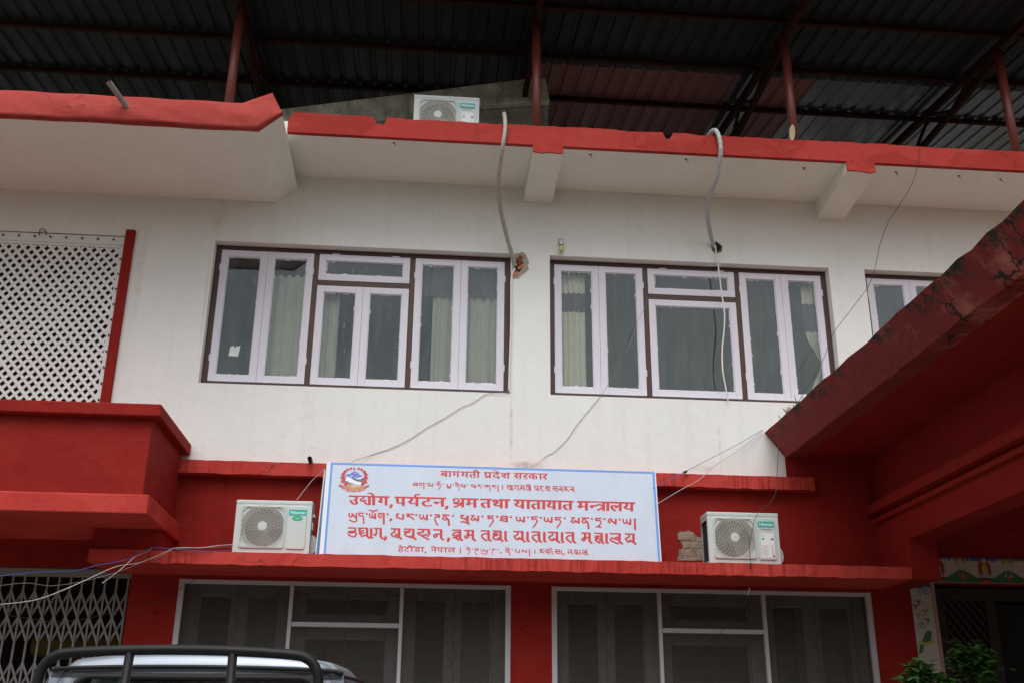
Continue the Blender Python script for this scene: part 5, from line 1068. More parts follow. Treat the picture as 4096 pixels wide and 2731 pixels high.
add_line([[('nu', 247, 303), ('ndya', 312, 384), ('naa', 385, 414), ('nga', 414, 470), ('npa', 526, 592), ('nrya', 612, 686), ('ntta', 702, 786), ('nna', 804, 866), ('nshra', 927, 990), ('nma', 1006, 1074),
           ('nta', 1114, 1176), ('ntha', 1192, 1254), ('naa', 1262, 1292), ('nya', 1328, 1398), ('naa', 1406, 1436), ('nta', 1446, 1506), ('naa', 1516, 1546), ('nya', 1554, 1624), ('naa', 1632, 1662), ('nta', 1668, 1728),
           ('nma', 1772, 1836), ('nntra', 1858, 1914), ('naa', 1922, 1952), ('nla', 1957, 2034), ('nya', 2056, 2124)], [(',', 478, 508)], [(',', 892, 918)]], 247, 469, .0220, 62, 17, 9.5, head=False)
add_line([[('ha', 577, 612), ('e', 580, 600), ('tta', 614, 652), ('au', 654, 676), ('dda', 678, 722), ('aa', 725, 746)], [(',', 746, 764)], [('na', 790, 828), ('e', 792, 820), ('pa', 830, 870), ('aa', 876, 896), ('la', 898, 950)], [('|', 976, 988)]], 577, 597, .0180, 30, 7.2, 4.8)
add_line([[('tha_', 1019, 1051), ('e_', 1017, 1045), ("'", 1057, 1069), ('trt', 1073, 1104), ('tau', 1114, 1161), ("'", 1167, 1177), ('tdda', 1184, 1215), ("'", 1221, 1234), ('tna', 1274, 1310), ('e_', 1274, 1305), ("'", 1316, 1328), ('tpa', 1338, 1371), ('tla', 1379, 1418), ('tsh', 1426, 1440)], [('|', 1463, 1475)], [(',', 1240, 1254)]], 1019, 607, .0180, 22, 6.6, 4.8, head=False)
add_line([[('nha', 1497, 1531), ('ntta', 1536, 1569), ('nau', 1571, 1590), ('ndda', 1600, 1634), ('naa', 1634, 1650), ('nna', 1682, 1714), ('npa', 1723, 1752), ('naa', 1756, 1772), ('nla', 1775, 1812)], [(',', 1650, 1666)]], 1497, 611, .0180, 28, 6.8, 5.0, head=False)

# emblem: wreath of rhododendrons, mountain, hills, flag, handshake and ribbon
def eu(x, y): return on_sign(1340 + x * .07652, 1860 + y * .07652)
em = MB(); EMM = [M['sign_red'], M['em_blue'], M['em_green'], M['em_gold'], M['em_pink'], M['em_white']]
ek = [0]
def epoly(pts, mi):
    ek[0] += 1; h_ = .0008 + ek[0] * 2e-5
    em.face([sg(*eu(x, y), h_) for x, y in pts], mi)
def edisc(x, y, rx, ry, mi, n=10, rot=0.0):
    epoly([(x + rx * math.cos(6.2832 * i / n + rot), y + ry * math.sin(6.2832 * i / n + rot)) for i in range(n)], mi)
epoly([(480, 560), (620, 470), (800, 430), (1000, 300), (1150, 340), (1300, 480), (1500, 590), (1500, 700), (1300, 740), (1100, 700), (900, 680), (740, 590), (560, 610)], 1)
for q in ([(980, 430), (1060, 400), (1080, 430)], [(1060, 380), (1140, 390), (1110, 410)], [(780, 600), (840, 530), (970, 520), (880, 570)], [(1160, 510), (1240, 480), (1220, 515)], [(1090, 600), (1180, 570), (1150, 620)], [(1000, 570), (1120, 680), (1060, 680)],
          [(1120, 690), (1300, 620), (1500, 570), (1500, 640), (1400, 640), (1330, 720), (1180, 720)], [(540, 600), (730, 530), (640, 600)]): epoly(q, 5)
epoly([(880, 640), (980, 640), (1120, 710), (1300, 720), (1500, 690), (1600, 700), (1600, 860), (1400, 880), (1300, 850), (1150, 820), (1000, 760), (900, 690)], 2)
epoly([(600, 610), (740, 600), (900, 710), (1060, 810), (1300, 870), (1380, 880), (1380, 1020), (1100, 990), (1000, 940), (800, 920), (600, 800), (520, 770), (570, 650)], 5)
epoly([(500, 640), (600, 620), (540, 740), (430, 720)], 2)
epoly([(540, 790), (640, 820), (850, 930), (1000, 945), (980, 975), (840, 985), (700, 960), (560, 890)], 2)
epoly([(460, 1150), (500, 1060), (620, 1040), (820, 1090), (960, 1150), (1180, 1080), (1330, 1060), (1470, 1070), (1510, 1150), (1300, 1250), (980, 1290), (660, 1240)], 3)
epoly([(690, 1000), (850, 1010), (1000, 980), (1180, 990), (1330, 1010), (1300, 1080), (1160, 1100), (960, 1150), (820, 1090), (680, 1050)], 4)
epoly([(770, 990), (830, 1000), (820, 1080), (860, 1100), (740, 1090)], 0)
for sx in (0, 1):
    for i in range(6):
        x = 560 + i * 60 if sx == 0 else 1400 - i * 60
        edisc(x, 1120 + i * 18, 45, 14, 0, 6, .4 if sx == 0 else -.4)
epoly([(150, 1050), (240, 1045), (210, 960), (310, 1010), (450, 1080), (440, 1160), (560, 1190), (800, 1270), (980, 1290), (1200, 1270), (1420, 1190), (1510, 1150), (1500, 1120), (1780, 1000), (1740, 1070), (1830, 1085), (1720, 1140), (1590, 1190), (1590, 1250), (1300, 1360), (980, 1395), (680, 1360), (360, 1220), (390, 1180), (240, 1110)], 0)
for i in range(18):
    t = i / 17; x = 450 + 1060 * t; y = 1225 + 110 * math.sin(math.pi * t)
    if i in (4, 9, 13): continue
    edisc(x, y, 24, 22, 5, 6)
epoly([(955, 80), (1110, 155), (1010, 160), (1110, 245), (945, 245)], 0); edisc(990, 145, 22, 18, 5, 7); edisc(990, 208, 24, 20, 5, 7)
for (x, y, s_) in ((840, 150, 60), (670, 210, 66), (530, 315, 76), (440, 450, 84), (410, 620, 96), (440, 810, 100), (590, 960, 100), (1235, 160, 62), (1395, 210, 66), (1530, 330, 76), (1600, 470, 88), (1600, 640, 100), (1550, 840, 104), (1430, 970, 76)):
    sd_ = -1 if x < 1000 else 1
    for a in (0.5, 1.1, 1.7):
        epoly([(x, y + s_ * .5), (x + sd_ * s_ * 1.7 * math.cos(a) - 14, y + s_ * 1.5 * math.sin(a)), (x + sd_ * s_ * 1.7 * math.cos(a) + 14, y + s_ * 1.5 * math.sin(a) + 14)], 2)
    epoly([(x + s_ * (1.0 + .18 * (i % 2)) * math.cos(6.2832 * i / 12), y + s_ * .88 * (1.0 + .18 * (i % 2)) * math.sin(6.2832 * i / 12)) for i in range(12)], 0)
    epoly([(x + sd_ * s_ * .5, y - s_ * .2), (x + sd_ * s_ * 1.7, y + s_ * .5), (x + sd_ * s_ * .4, y + s_ * .7)], 0)
obj("emblem", em, EMM, SG)

# the older blue board whose edge shows behind
ob = thing("old_sign_board", (U0 + O_.x - .03, -.4, 3.203), "older blue board with a cream edge, just showing behind the pale sign's left end", "sign")
x0 = O_.x + U0 - .030
mb = MB().hexa([(x0, -.55, 3.204), (x0 + .9, -.55, 3.204), (x0, -.52, 3.204), (x0 + .9, -.52, 3.204), (x0 + .018, -.445, 4.06), (x0 + .9, -.445, 4.06), (x0 + .018, -.415, 4.06), (x0 + .9, -.415, 4.06)])
obj("board", mb, M['oldblue'], ob)
mb = MB()
for dx in (-.012, .026): mb.hexa([(x0 + dx, -.553, 3.206), (x0 + dx + .010, -.553, 3.206), (x0 + dx, -.54, 3.206), (x0 + dx + .010, -.54, 3.206), (x0 + dx + .018, -.448, 4.058), (x0 + dx + .028, -.448, 4.058), (x0 + dx + .018, -.435, 4.058), (x0 + dx + .028, -.435, 4.058)])
obj("cream_edge", mb, M['paper'], ob)

# ------------------------------------------------------------------ air conditioners
def text_mesh(name, body, size, mat, parent, loc, bold=0.0, sx=1.0):
    cu_ = bpy.data.curves.new(name, 'FONT'); cu_.body = body; cu_.size = size; cu_.align_x = 'CENTER'; cu_.align_y = 'CENTER'; cu_.offset = bold
    t_ = bpy.data.objects.new(name, cu_); S.collection.objects.link(t_)
    dg = bpy.context.evaluated_depsgraph_get(); me = bpy.data.meshes.new_from_object(t_.evaluated_get(dg))
    bpy.data.objects.remove(t_)
    o = bpy.data.objects.new(name, me); S.collection.objects.link(o); me.materials.clear(); me.materials.append(mat)
    for v in me.vertices: v.co = Vector((v.co.x * sx, 0, v.co.y))
    o.parent = parent; o.location = loc; return o

def rrect(x0, x1, z0, z1, r, n=5):
    pts = []
    for cx_, cz_, a0 in ((x1 - r, z1 - r, 0), (x0 + r, z1 - r, 1), (x0 + r, z0 + r, 2), (x1 - r, z0 + r, 3)):
        for i in range(n + 1):
            q = math.pi / 2 * (a0 + i / n); pts.append((cx_ + r * math.cos(q), cz_ + r * math.sin(q)))
    return pts

def air_con(label, variant):
    """local frame: x 0..0.72, front at y=0, z 0..0.505"""
    t = thing("air_conditioner", (0, 0, 0), label, "air conditioner", "outdoor air conditioner units")
    Wd, Hh, Dp = 0.72, 0.505, 0.255
    mb = MB()
    fx0, fx1, fz0, fz1 = 0.052, 0.478, 0.045, 0.452; fcx, fcz, fr_ = 0.265, 0.249, 0.208
    # front sheet with a round fan opening
    n = 48; ringp = [(fcx + fr_ * math.cos(2 * math.pi * i / n), fcz + fr_ * math.sin(2 * math.pi * i / n)) for i in range(n)]
    def edge(a):
        c_, s_ = math.cos(a), math.sin(a); tt = 1e9
        if c_ > 1e-6: tt = min(tt, (fx1 + .008 - fcx) / c_)
        if c_ < -1e-6: tt = min(tt, (.03 - fcx) / c_)
        if s_ > 1e-6: tt = min(tt, (.465 - fcz) / s_)
        if s_ < -1e-6: tt = min(tt, (.03 - fcz) / s_)
        return fcx + c_ * tt, fcz + s_ * tt
    angs = sorted([2 * math.pi * i / n for i in range(n)] + [math.atan2(z - fcz, x - fcx) % (2 * math.pi) for x in (.03, fx1 + .008) for z in (.03, .465)])
    for i in range(len(angs)):
        a, b_ = angs[i], angs[(i + 1) % len(angs)]
        e0, e1 = edge(a), edge(b_)
        r0 = (fcx + fr_ * math.cos(a), fcz + fr_ * math.sin(a)); r1 = (fcx + fr_ * math.cos(b_), fcz + fr_ * math.sin(b_))
        mb.face([(e0[0], 0, e0[1]), (e1[0], 0, e1[1]), (r1[0], 0, r1[1]), (r0[0], 0, r0[1])])
        mb.face([(r0[0], 0, r0[1]), (r1[0], 0, r1[1]), (r1[0], .07, r1[1]), (r0[0], .07, r0[1])])
    mb.face([(0, 0, 0), (.03, 0, 0), (.03, 0, .47), (0, 0, .47)]); mb.face([(.03, 0, 0), (fx1 + .008, 0, 0), (fx1 + .008, 0, .03), (.03, 0, .03)])
    mb.face([(.03, 0, .465), (fx1 + .008, 0, .465), (fx1 + .008, 0, .47), (.03, 0, .47)]); mb.face([(fx1 + .008, 0, 0), (Wd, 0, 0), (Wd, 0, .47), (fx1 + .008, 0, .47)])
    mb.face([(Wd, 0, 0), (Wd, Dp, 0), (Wd, Dp, .47), (Wd, 0, .47)]); mb.face([(0, Dp, 0), (Wd, Dp, 0), (Wd, Dp, .47), (0, Dp, .47)]); mb.face([(0, 0, 0), (Wd, 0, 0), (Wd, Dp, 0), (0, Dp, 0)])
    mb.face([(0, 0, 0), (0, .03, 0), (0, .03, .47), (0, 0, .47)]); mb.face([(0, Dp - .02, 0), (0, Dp, 0), (0, Dp, .47), (0, Dp - .02, .47)]); mb.face([(0, .03, 0), (0, Dp - .02, 0), (0, Dp - .02, .025), (0, .03, .025)]); mb.face([(0, .03, .43), (0, Dp - .02, .43), (0, Dp - .02, .47), (0, .03, .47)])
    obj("casing", mb, M['acwhite'], t, world=False)
    obj("lid", MB().box(-.004, Wd + .004, -.004, Dp + .004, .466, Hh), M['acwhite'], t, world=False, bevel=.008)
    mb = MB().box(.012, .02, .03, Dp - .02, .025, .43)
    for i in range(14): mb.box(.008, .0125, .036 + i * .0142, .039 + i * .0142, .026, .429)
    obj("coil", mb, M['coil'], t, world=False)
    mb = MB().lathe([(fr_ + .005, 0), (fr_ + .005, .02)], (fcx, .155, fcz), 'y', 32); mb.box(.05, .5, .18, .2, .04, .46)
    obj("fan_cavity", mb, M['acdark'], t, world=False)
    mb = MB()
    for k in range(3):
        a0 = 2 * math.pi * k / 3 + (variant * .7)
        for i in range(6):
            a, b_ = a0 + i * .2, a0 + i * .2 + .2
            pts = [(fcx + r_ * math.cos(q), .08 + .04 * ((q - a0) / 1.2), fcz + r_ * math.sin(q)) for r_, q in ((.05, a), (.19, a), (.19, b_), (.05, b_))]
            mb.face(pts)
    mb.lathe([(.06, .0), (.06, .05)], (fcx, .075, fcz), 'y', 16)
    obj("fan", mb, M['fan'], t, world=False)
    # guard: rounded square rim, rings and swept spokes in staggered steps
    mb = MB()
    outer, inner = rrect(fx0, fx1, fz0, fz1, .028), rrect(fx0 + .014, fx1 - .014, fz0 + .014, fz1 - .014, .018)
    k = len(outer)
    for i in range(k):
        j = (i + 1) % k
        mb.hexa([(outer[i][0], -.012, outer[i][1]), (outer[j][0], -.012, outer[j][1]), (outer[i][0], -.0, outer[i][1]), (outer[j][0], -.0, outer[j][1]), (inner[i][0], -.014, inner[i][1]), (inner[j][0], -.014, inner[j][1]), (inner[i][0], -.0, inner[i][1]), (inner[j][0], -.0, inner[j][1])])
    for sx_ in (0, 1):
        for sz_ in (0, 1):
            x_ = fx0 + .012 if not sx_ else fx1 - .012; z_ = fz0 + .012 if not sz_ else fz1 - .012; dx_ = .05 * (1 - 2 * sx_); dz_ = .05 * (1 - 2 * sz_)
            mb.prism([(x_, z_), (x_ + dx_, z_), (x_, z_ + dz_)], 'y', -.010, -.004)
    obj("guard_rim", mb, M['acwhite2'], t, world=False)
    mb = MB(); R0, R1, nr = .047, .215, 13
    for i in range(nr):
        r_ = R0 + (R1 - R0) * (i + .5) / nr; nn = 56; y_ = -.012 - .010 * (1 - (r_ / R1) ** 2); hw = .0021
        for q in range(nn):
            a, b_ = 2 * math.pi * q / nn, 2 * math.pi * (q + 1) / nn
            if abs(r_ * math.cos(a)) > .206 or abs(r_ * math.sin(a)) > .206: continue
            P4 = [(fcx + rr_ * math.cos(an), y_, fcz + rr_ * math.sin(an)) for rr_, an in ((r_ - hw, a), (r_ + hw, a), (r_ + hw, b_), (r_ - hw, b_))]
            mb.face(P4)
    bands = [(.047, .085, 22), (.085, .125, 26), (.125, .165, 30), (.165, .222, 34)]
    for bi, (ra, rb, ns) in enumerate(bands):
        for q in range(ns):
            a = 2 * math.pi * q / ns
            pa = []
            for tt in (0, .33, .66, 1):
                r_ = ra + (rb - ra) * tt; an = a - 2.6 * (r_ - .047) ** 1.0 * 1.0
                if abs(r_ * math.cos(an)) > .207 or abs(r_ * math.sin(an)) > .207: break
                pa.append((fcx + r_ * math.cos(an), -.0135 - .010 * (1 - (min(r_, R1) / R1) ** 2), fcz + r_ * math.sin(an)))
            if len(pa) > 1:
                for i in range(len(pa) - 1): mb.bar(pa[i], pa[i + 1], .0028, .004, upv=(0, 1, 0))
    obj("guard_wires", mb, M['grille'], t, world=False)
    # shroud ring behind the guard
    mb = MB(); nn = 40
    for q in range(nn):
        a, b_ = 2 * math.pi * q / nn, 2 * math.pi * (q + 1) / nn
        mb.face([(fcx + .206 * math.cos(a), .01, fcz + .206 * math.sin(a)), (fcx + .206 * math.cos(b_), .01, fcz + .206 * math.sin(b_)), (fcx + .180 * math.cos(b_), .06, fcz + .180 * math.sin(b_)), (fcx + .180 * math.cos(a), .06, fcz + .180 * math.sin(a))])
    obj("shroud", mb, M['acwhite2'], t, world=False)
    obj("hub_cap", MB().lathe([(.046, 0), (.046, -.008), (.040, -.013), (.0, -.014)], (fcx, -.016, fcz), 'y', 28), M['acwhite'], t, world=False, smooth=False)
    if variant != 2:
        obj("side_panel", MB().prism(rrect(.497, .677, .040, .452, .024), 'y', -.012, 0.0), M['acwhite'], t, world=False, bevel=.004)
    else:
        obj("side_panel", MB().prism(rrect(.50, .690, .034, .456, .008), 'y', -.006, 0.0), M['acwhite'], t, world=False, bevel=.003)
    yb_ = -.0135
    bd = obj("badge", MB().box(.506, .672, yb_, -.011, .360, .418), M['teal'], t, world=False)
    text_mesh("brand_lettering", "Hisense", .043, M['pure'], bd, (.589, yb_ - .001, .3885), .0008, 1.0)
    if variant == 0:
        mb = MB(); n = 24; mb.face([(.589 + .050 * math.cos(2 * math.pi * i / n), yb_, .333 + .025 * math.sin(2 * math.pi * i / n)) for i in range(n)])
        st = obj("sticker", mb, M['green_badge'], t, world=False)
        mb = MB()
        for i in range(7): mb.box(.565 + i * .007, .570 + i * .007, yb_ - .001, yb_ - .0002, .328, .338)
        obj("sticker_print", mb, M['acwhite2'], st, world=False)
    else:
        mb = MB(); n = 30
        for i in range(n):
            a, b_ = 2 * math.pi * i / n, 2 * math.pi * (i + 1) / n
            if abs(math.sin(a)) > .93 and variant == 1 and math.sin(a) > 0: continue
            mb.face([(.589 + .064 * math.cos(a), yb_, .340 + .0105 * math.sin(a)), (.589 + .064 * math.cos(b_), yb_, .340 + .0105 * math.sin(b_)), (.589 + .060 * math.cos(b_), yb_, .340 + .0085 * math.sin(b_)), (.589 + .060 * math.cos(a), yb_, .340 + .0085 * math.sin(a))])
        obj("slogan_ring", mb, M['greyink'], t, world=False)
        text_mesh("slogan_lettering", "Inverter expert", .0145, M['ink'], t, (.589, yb_, .340), .0001)
        z0_ = .062
        lb = obj("energy_label", MB().box(.528, .660, yb_, -.011, z0_, .300), M['pure'], t, world=False)
        mb = MB().box(.538, .562, yb_ - .001, yb_ - .0002, .233, .252, 0)
        mb.prism([(.628, .242), (.638, .252), (.656, .252), (.656, .232), (.638, .232)], 'y', yb_ - .001, yb_ - .0002, 1)
        mb.box(.640, .658, yb_ - .001, yb_ - .0002, .066, .083, 2)
        rl = random.Random(4)
        for i in range(4): mb.box(.538, .538 + rl.uniform(.02, .04), yb_ - .0008, yb_ - .0002, .286 - i * .007, .288 - i * .007, 3)
        for i in range(13): mb.box(.536, .536 + rl.uniform(.035, .07), yb_ - .0008, yb_ - .0002, .180 - i * .0085, .1825 - i * .0085, 3); mb.box(.632, .632 + rl.uniform(.008, .018), yb_ - .0008, yb_ - .0002, .1795 - i * .0085, .1835 - i * .0085, 3)
        obj("label_print", mb, [M['teal'], M['ink'], M['blueink'], M['greyink']], lb, world=False)
        text_mesh("grade_lettering", "A", .014, M['pure'], lb, (.647, yb_ - .0016, .242), .0003)
    # valve cover on the right flank
    mb = MB(); pr = [(.05, .03), (.20, .03), (.22, .10), (.20, .17), (.15, .21), (.10, .21), (.06, .17)]
    if variant != 2:
        pl = [(0.72, .012), (0.745, .012), (0.778, .045), (0.788, .09), (0.783, .14), (0.760, .178), (0.735, .195), (0.72, .195)]
        obj("valve_cover", MB().prism(pl, 'y', .10, .22), M['acwhite2'], t, world=False, bevel=.006)
        mb = MB().box(.72, .735, .06, .20, .235, .31).box(.72, .745, .08, .19, .36, .395)
        obj("terminal_cover", mb, M['acwhite2'], t, world=False, bevel=.006)
    mb = MB()
    for x in (.055, .435): mb.lathe([(.004, 0), (.004, -.003)], (x, -.004, .484), 'y', 8)
    obj("screw", mb, M['steel'], t, world=False)
    for x in (.08, .60):
        obj("foot", MB().box(x, x + .06, .0, Dp, -.024, .0), M['acdark'], t, world=False)
    return t
a0 = air_con("air conditioner with a green oval sticker, on the ledge left of the sign", 0); a0.location = (-1.7612, -.52, 3.226); a0.scale = (0.9839,) * 3; a0.rotation_euler.z = math.radians(-1.0)
a1 = air_con("air conditioner with a tall white energy label, on the ledge right of the sign", 1); a1.location = (2.7746, -.52, 3.228); a1.scale = (0.9839,) * 3
a2 = air_con("topmost air conditioner, half hidden behind the broken roof edge", 2); a2.location = (-.27, -.58, 7.79)
obj("foot_block", MB().box(-.25, .45, -.56, -.34, 7.656, 7.766), M['concrete'])
tag(bpy.data.objects["foot_block"], "concrete block hidden under the topmost air conditioner", "block")

# ------------------------------------------------------------------ pipes, cables, lamp
def cable(name, pts, r, mat, label, cat, n=6, group=None, seg=7):
    """pts: (x, y, Y) photo position and depth"""
    path = smooth_path([PD(x, y, Y) for x, y, Y in pts], seg)
    o = obj(name, MB().tube(path, r, n), mat, smooth=True, origin=path[0])
    return tag(o, label, cat, group)

def wrapped(name, pts, r, mat, label):
    path = smooth_path([PD(x, y, Y) for x, y, Y in pts], 10); rs = []
    for i in range(len(path)): rs.append(r * (1.0 + (.09 if i % 4 < 2 else -.05)))
    o = obj(name, MB().tube(path, rs, 10), mat, smooth=True, origin=path[0]); return tag(o, label, "pipe", "wrapped pipes hanging over the eave")
wrapped("wrapped_pipe", [(1158, 262, -.80), (1160, 276, -.95), (1160, 300, -.99), (1155, 335, -.97), (1149, 375, -.85), (1145, 420, -.68), (1150, 480, -.42), (1163, 540, -.2), (1176, 585, -.06), (1184, 612, .0)], .022, M['wrap'], "drooping pipe wrapped in grey tape, ending in the brick hole by the left window")
wrapped("wrapped_pipe", [(1628, 312, -.82), (1636, 302, -.93), (1645, 302, -.98), (1653, 322, -1.0), (1655, 355, -.96), (1647, 405, -.80), (1632, 445, -.62), (1625, 490, -.42), (1630, 530, -.2), (1636, 556, -.06), (1641, 568, .0)], .024, M['wrap_white'], "drooping pipe in white and grey tape, above the right window")
cable("drain_hose", [(1643, 566, -.03), (1646, 590, -.05), (1651, 620, -.05), (1657, 670, -.05), (1664, 720, -.05), (1663, 760, -.05), (1659, 800, -.05), (1660, 850, -.05), (1668, 895, -.04), (1672, 920, -.03)], .0085, M['whitepvc'], "thin white hose running down over the right window's wide pane", "hose", 8)
cable("drain_hose", [(1183, 618, -.02), (1176, 632, -.02), (1174, 660, -.025), (1174, 740, -.025), (1171, 830, -.025), (1169, 898, -.02)], .011, M['whitepvc'], "cream tube down the right edge of the left window", "hose", 8)
cable("cable", [(1170, 896, -.02), (1160, 901, -.02), (1128, 902, -.012), (1110, 908, -.01), (1085, 925, -.01), (1060, 935, -.01), (1020, 960, -.01), (980, 982, -.01), (940, 1008, -.01), (900, 1028, -.01), (850, 1045, -.012), (806, 1060, -.13)], .0026, M['wire_grey'], "thin grey cable slanting from the left window's corner to the sign's top", "cable")
cable("cable", [(1488, 680, .1), (1482, 705, .06), (1468, 730, .03), (1456, 760, .0), (1447, 790, .0), (1430, 820, -.01), (1415, 850, -.01), (1395, 885, -.012), (1380, 908, -.012), (1350, 945, -.01), (1325, 975, -.01), (1305, 1005, -.01), (1275, 1035, -.01), (1250, 1050, -.012), (1232, 1068, -.13)], .0026, M['wire_grey'], "thin cable from the right window's dark mullion slanting down to the sign", "cable")
cable("cable", [(2104, 338, -.9), (2111, 346, -.965), (2110, 370, -.97), (2102, 405, -.93), (2086, 440, -.86), (2062, 478, -.74), (2040, 512, -.62), (2022, 560, -.5), (2012, 605, -.45), (1996, 655, -.4), (1960, 705, -.38), (1925, 750, -.36), (1905, 785, -.4), (1893, 820, -.5), (1872, 860, -.56), (1848, 900, -.56), (1822, 940, -.54), (1800, 975, -.5), (1790, 1010, -.45), (1787, 1050, -.45), (1785, 1090, -.48), (1783, 1125, -.52), (1770, 1152, -.57), (1745, 1172, -.60), (1733, 1195, -.61), (1727, 1220, -.62), (1722, 1250, -.68), (1722, 1272, -.725), (1725, 1300, -.72), (1721, 1350, -.5)], .0030, M['wire_dark'], "long dark cable dangling from the right eave past the right air conditioner", "cable", seg=5)
cable("cable", [(1722, 1350, -.5), (1717, 1366, -.46)], .0045, M['pure'], "short white taped tip of cable in front of the right barred window", "cable")
cable("cable", [(1717, 1366, -.46), (1708, 1385, -.42), (1690, 1410, -.34), (1665, 1440, -.24), (1650, 1462, -.2), (1644, 1500, -.1), (1644, 1540, -.05)], .0028, M['wire_dark'], "dark cable end hanging across the right barred window's centre pane", "cable")
cable("cable", [(1500, 1121, -.53), (1510, 1115, -.48), (1540, 1099, -.30), (1572, 1083, -.16), (1620, 1058, -.1), (1690, 1022, -.07), (1752, 986, -.03)], .0028, M['wire_blue'], "blue cable from the sign's right edge up to the porch roof corner", "cable")
cable("cable", [(1505, 1160, -.55), (1512, 1155, -.52), (1560, 1126, -.36), (1605, 1101, -.2), (1640, 1070, -.12), (1700, 1030, -.08), (1752, 988, -.03)], .0032, M['wire_white'], "pale cable below the blue one, from the sign to the porch roof corner", "cable")
cable("cable", [(745, 1076, -.46), (735, 1085, -.42), (715, 1105, -.38), (695, 1130, -.36), (682, 1147, -.34)], .0035, M['wire_white'], "short pale cable from the sign's top left corner down to the left air conditioner", "cable")
cable("cable", [(545, 1249, -.45), (500, 1252, -.69), (460, 1257, -.73), (405, 1257, -.73), (382, 1266, -.78), (350, 1280, -.8), (318, 1292, -1.2), (268, 1300, -1.8), (210, 1325, -2.4), (150, 1352, -2.8), (80, 1377, -3.2), (-10, 1388, -3.6)], .0036, M['wire_white'], "thicker pale cable swooping from the left air conditioner across the folding gate", "cable")
cable("cable", [(545, 1254, -.45), (490, 1256, -.69), (430, 1258, -.73), (395, 1262, -.73), (365, 1277, -.8), (330, 1288, -1.0), (296, 1303, -1.4), (252, 1318, -1.8), (190, 1334, -2.3), (120, 1344, -2.8), (60, 1338, -3.2), (-10, 1345, -3.6)], .0022, M['wire_grey'], "thin grey cable sagging under the thick pale one, left side", "cable")
cable("cable", [(545, 1262, -.45), (480, 1265, -.715), (440, 1263, -.73), (400, 1260, -.73), (360, 1257, -.74), (335, 1262, -.8), (300, 1281, -1.1), (270, 1289, -1.5), (220, 1298, -2.0), (170, 1310, -2.6), (100, 1312, -3.1), (50, 1316, -3.4), (-10, 1323, -3.8)], .0028, M['wire_blue'], "blue cable along the ledge's left end and across the folding gate", "cable")
cable("cable", [(348, 1260, -.74), (330, 1270, -.8), (310, 1278, -1.1), (285, 1300, -1.4), (260, 1320, -1.7), (235, 1338, -2.1)], .003, M['wire_white'], "short pale cable branching off above the folding gate", "cable")
cable("cable", [(460, 1322, -.02), (440, 1335, -.03), (395, 1360, -.05), (340, 1385, -.3), (300, 1392, -.5), (240, 1410, -.8), (190, 1421, -1.2), (130, 1427, -1.6), (70, 1420, -2), (20, 1412, -2.4)], .0024, M['wire_dark'], "dark cable sagging low across the gate's lower half", "cable")

t = thing("wall_lamp", PD(1288, 565, -.06), "white lamp holder with a yellowed bulb, above the right window's left corner", "lamp")
q = PD(1288, 553, 0); zz = lambda y: PD(1288, y, -.05).z
mb = MB().lathe([(.034, 0), (.034, -.016), (.028, -.03), (.02, -.032)], (q.x, 0, zz(555)), 'y', 18); obj("lamp_base", mb, M['lamp_grey'], t)
obj("mount_block", MB().box(q.x - .034, q.x + .026, -.014, -.001, zz(551) - .002, zz(547) + .012), M['lamp_grey'], t, bevel=.003)
obj("collar", MB().lathe([(.017, 0), (.017, -.010)], (q.x, -.045, zz(560) - .012), 'z', 14), M['ink'], t)
mb = MB().lathe([(.016, 0), (.018, -.02), (.016, -.04), (.013, -.075)], (q.x, -.045, zz(560) + .03), 'z', 14); obj("lamp_holder", mb, M['whitepvc'], t)
zb_ = zz(573)
mb = MB().lathe([(.003, .062), (.013, .06), (.013, .04), (.022, .026), (.029, .008), (.030, -.004), (.024, -.02), (.012, -.028), (.002, -.03)], (q.x - .003, -.045, zb_), 'z', 16); obj("bulb", mb, M['bulb'], t, smooth=True)
# short overflow pipes
p0, p1 = PD(296, 253, -1.50), PD(250, 189, -1.78)
mb = MB(); mb.tube([p0 + (p0 - p1) * .4, p1], .028, 14, cap=False); mb.tube([p1, p0], .023, 14, cap=False)
d_ = (p1 - p0).normalized()
o = obj("spout_pipe", mb, M['steel'], origin=p0); tag(o, "grey metal spout pipe poking up out of the left eave's red curb", "pipe")
p0 = PD(714, 1056, -.12)
mb = MB(); mb.tube([(p0.x - .01, .02, p0.z), (p0.x, -.24, p0.z - .012)], .022, 12, cap=False); mb.tube([(p0.x, -.24, p0.z - .012), (p0.x - .01, .02, p0.z)], .018, 12, cap=False)
tag(obj("drain_pipe", mb, M['black'], origin=p0), "short black pipe stub above the red course left of the sign", "pipe")
q = PD(1572, 1083, -.12)
tag(obj("drain_pipe", MB().tube([(q.x, -.1, q.z), (q.x + .01, -.16, q.z - .004)], .014, 8), M['rust'], origin=q), "tiny rusty stub on the red course where the blue cable crosses", "pipe")

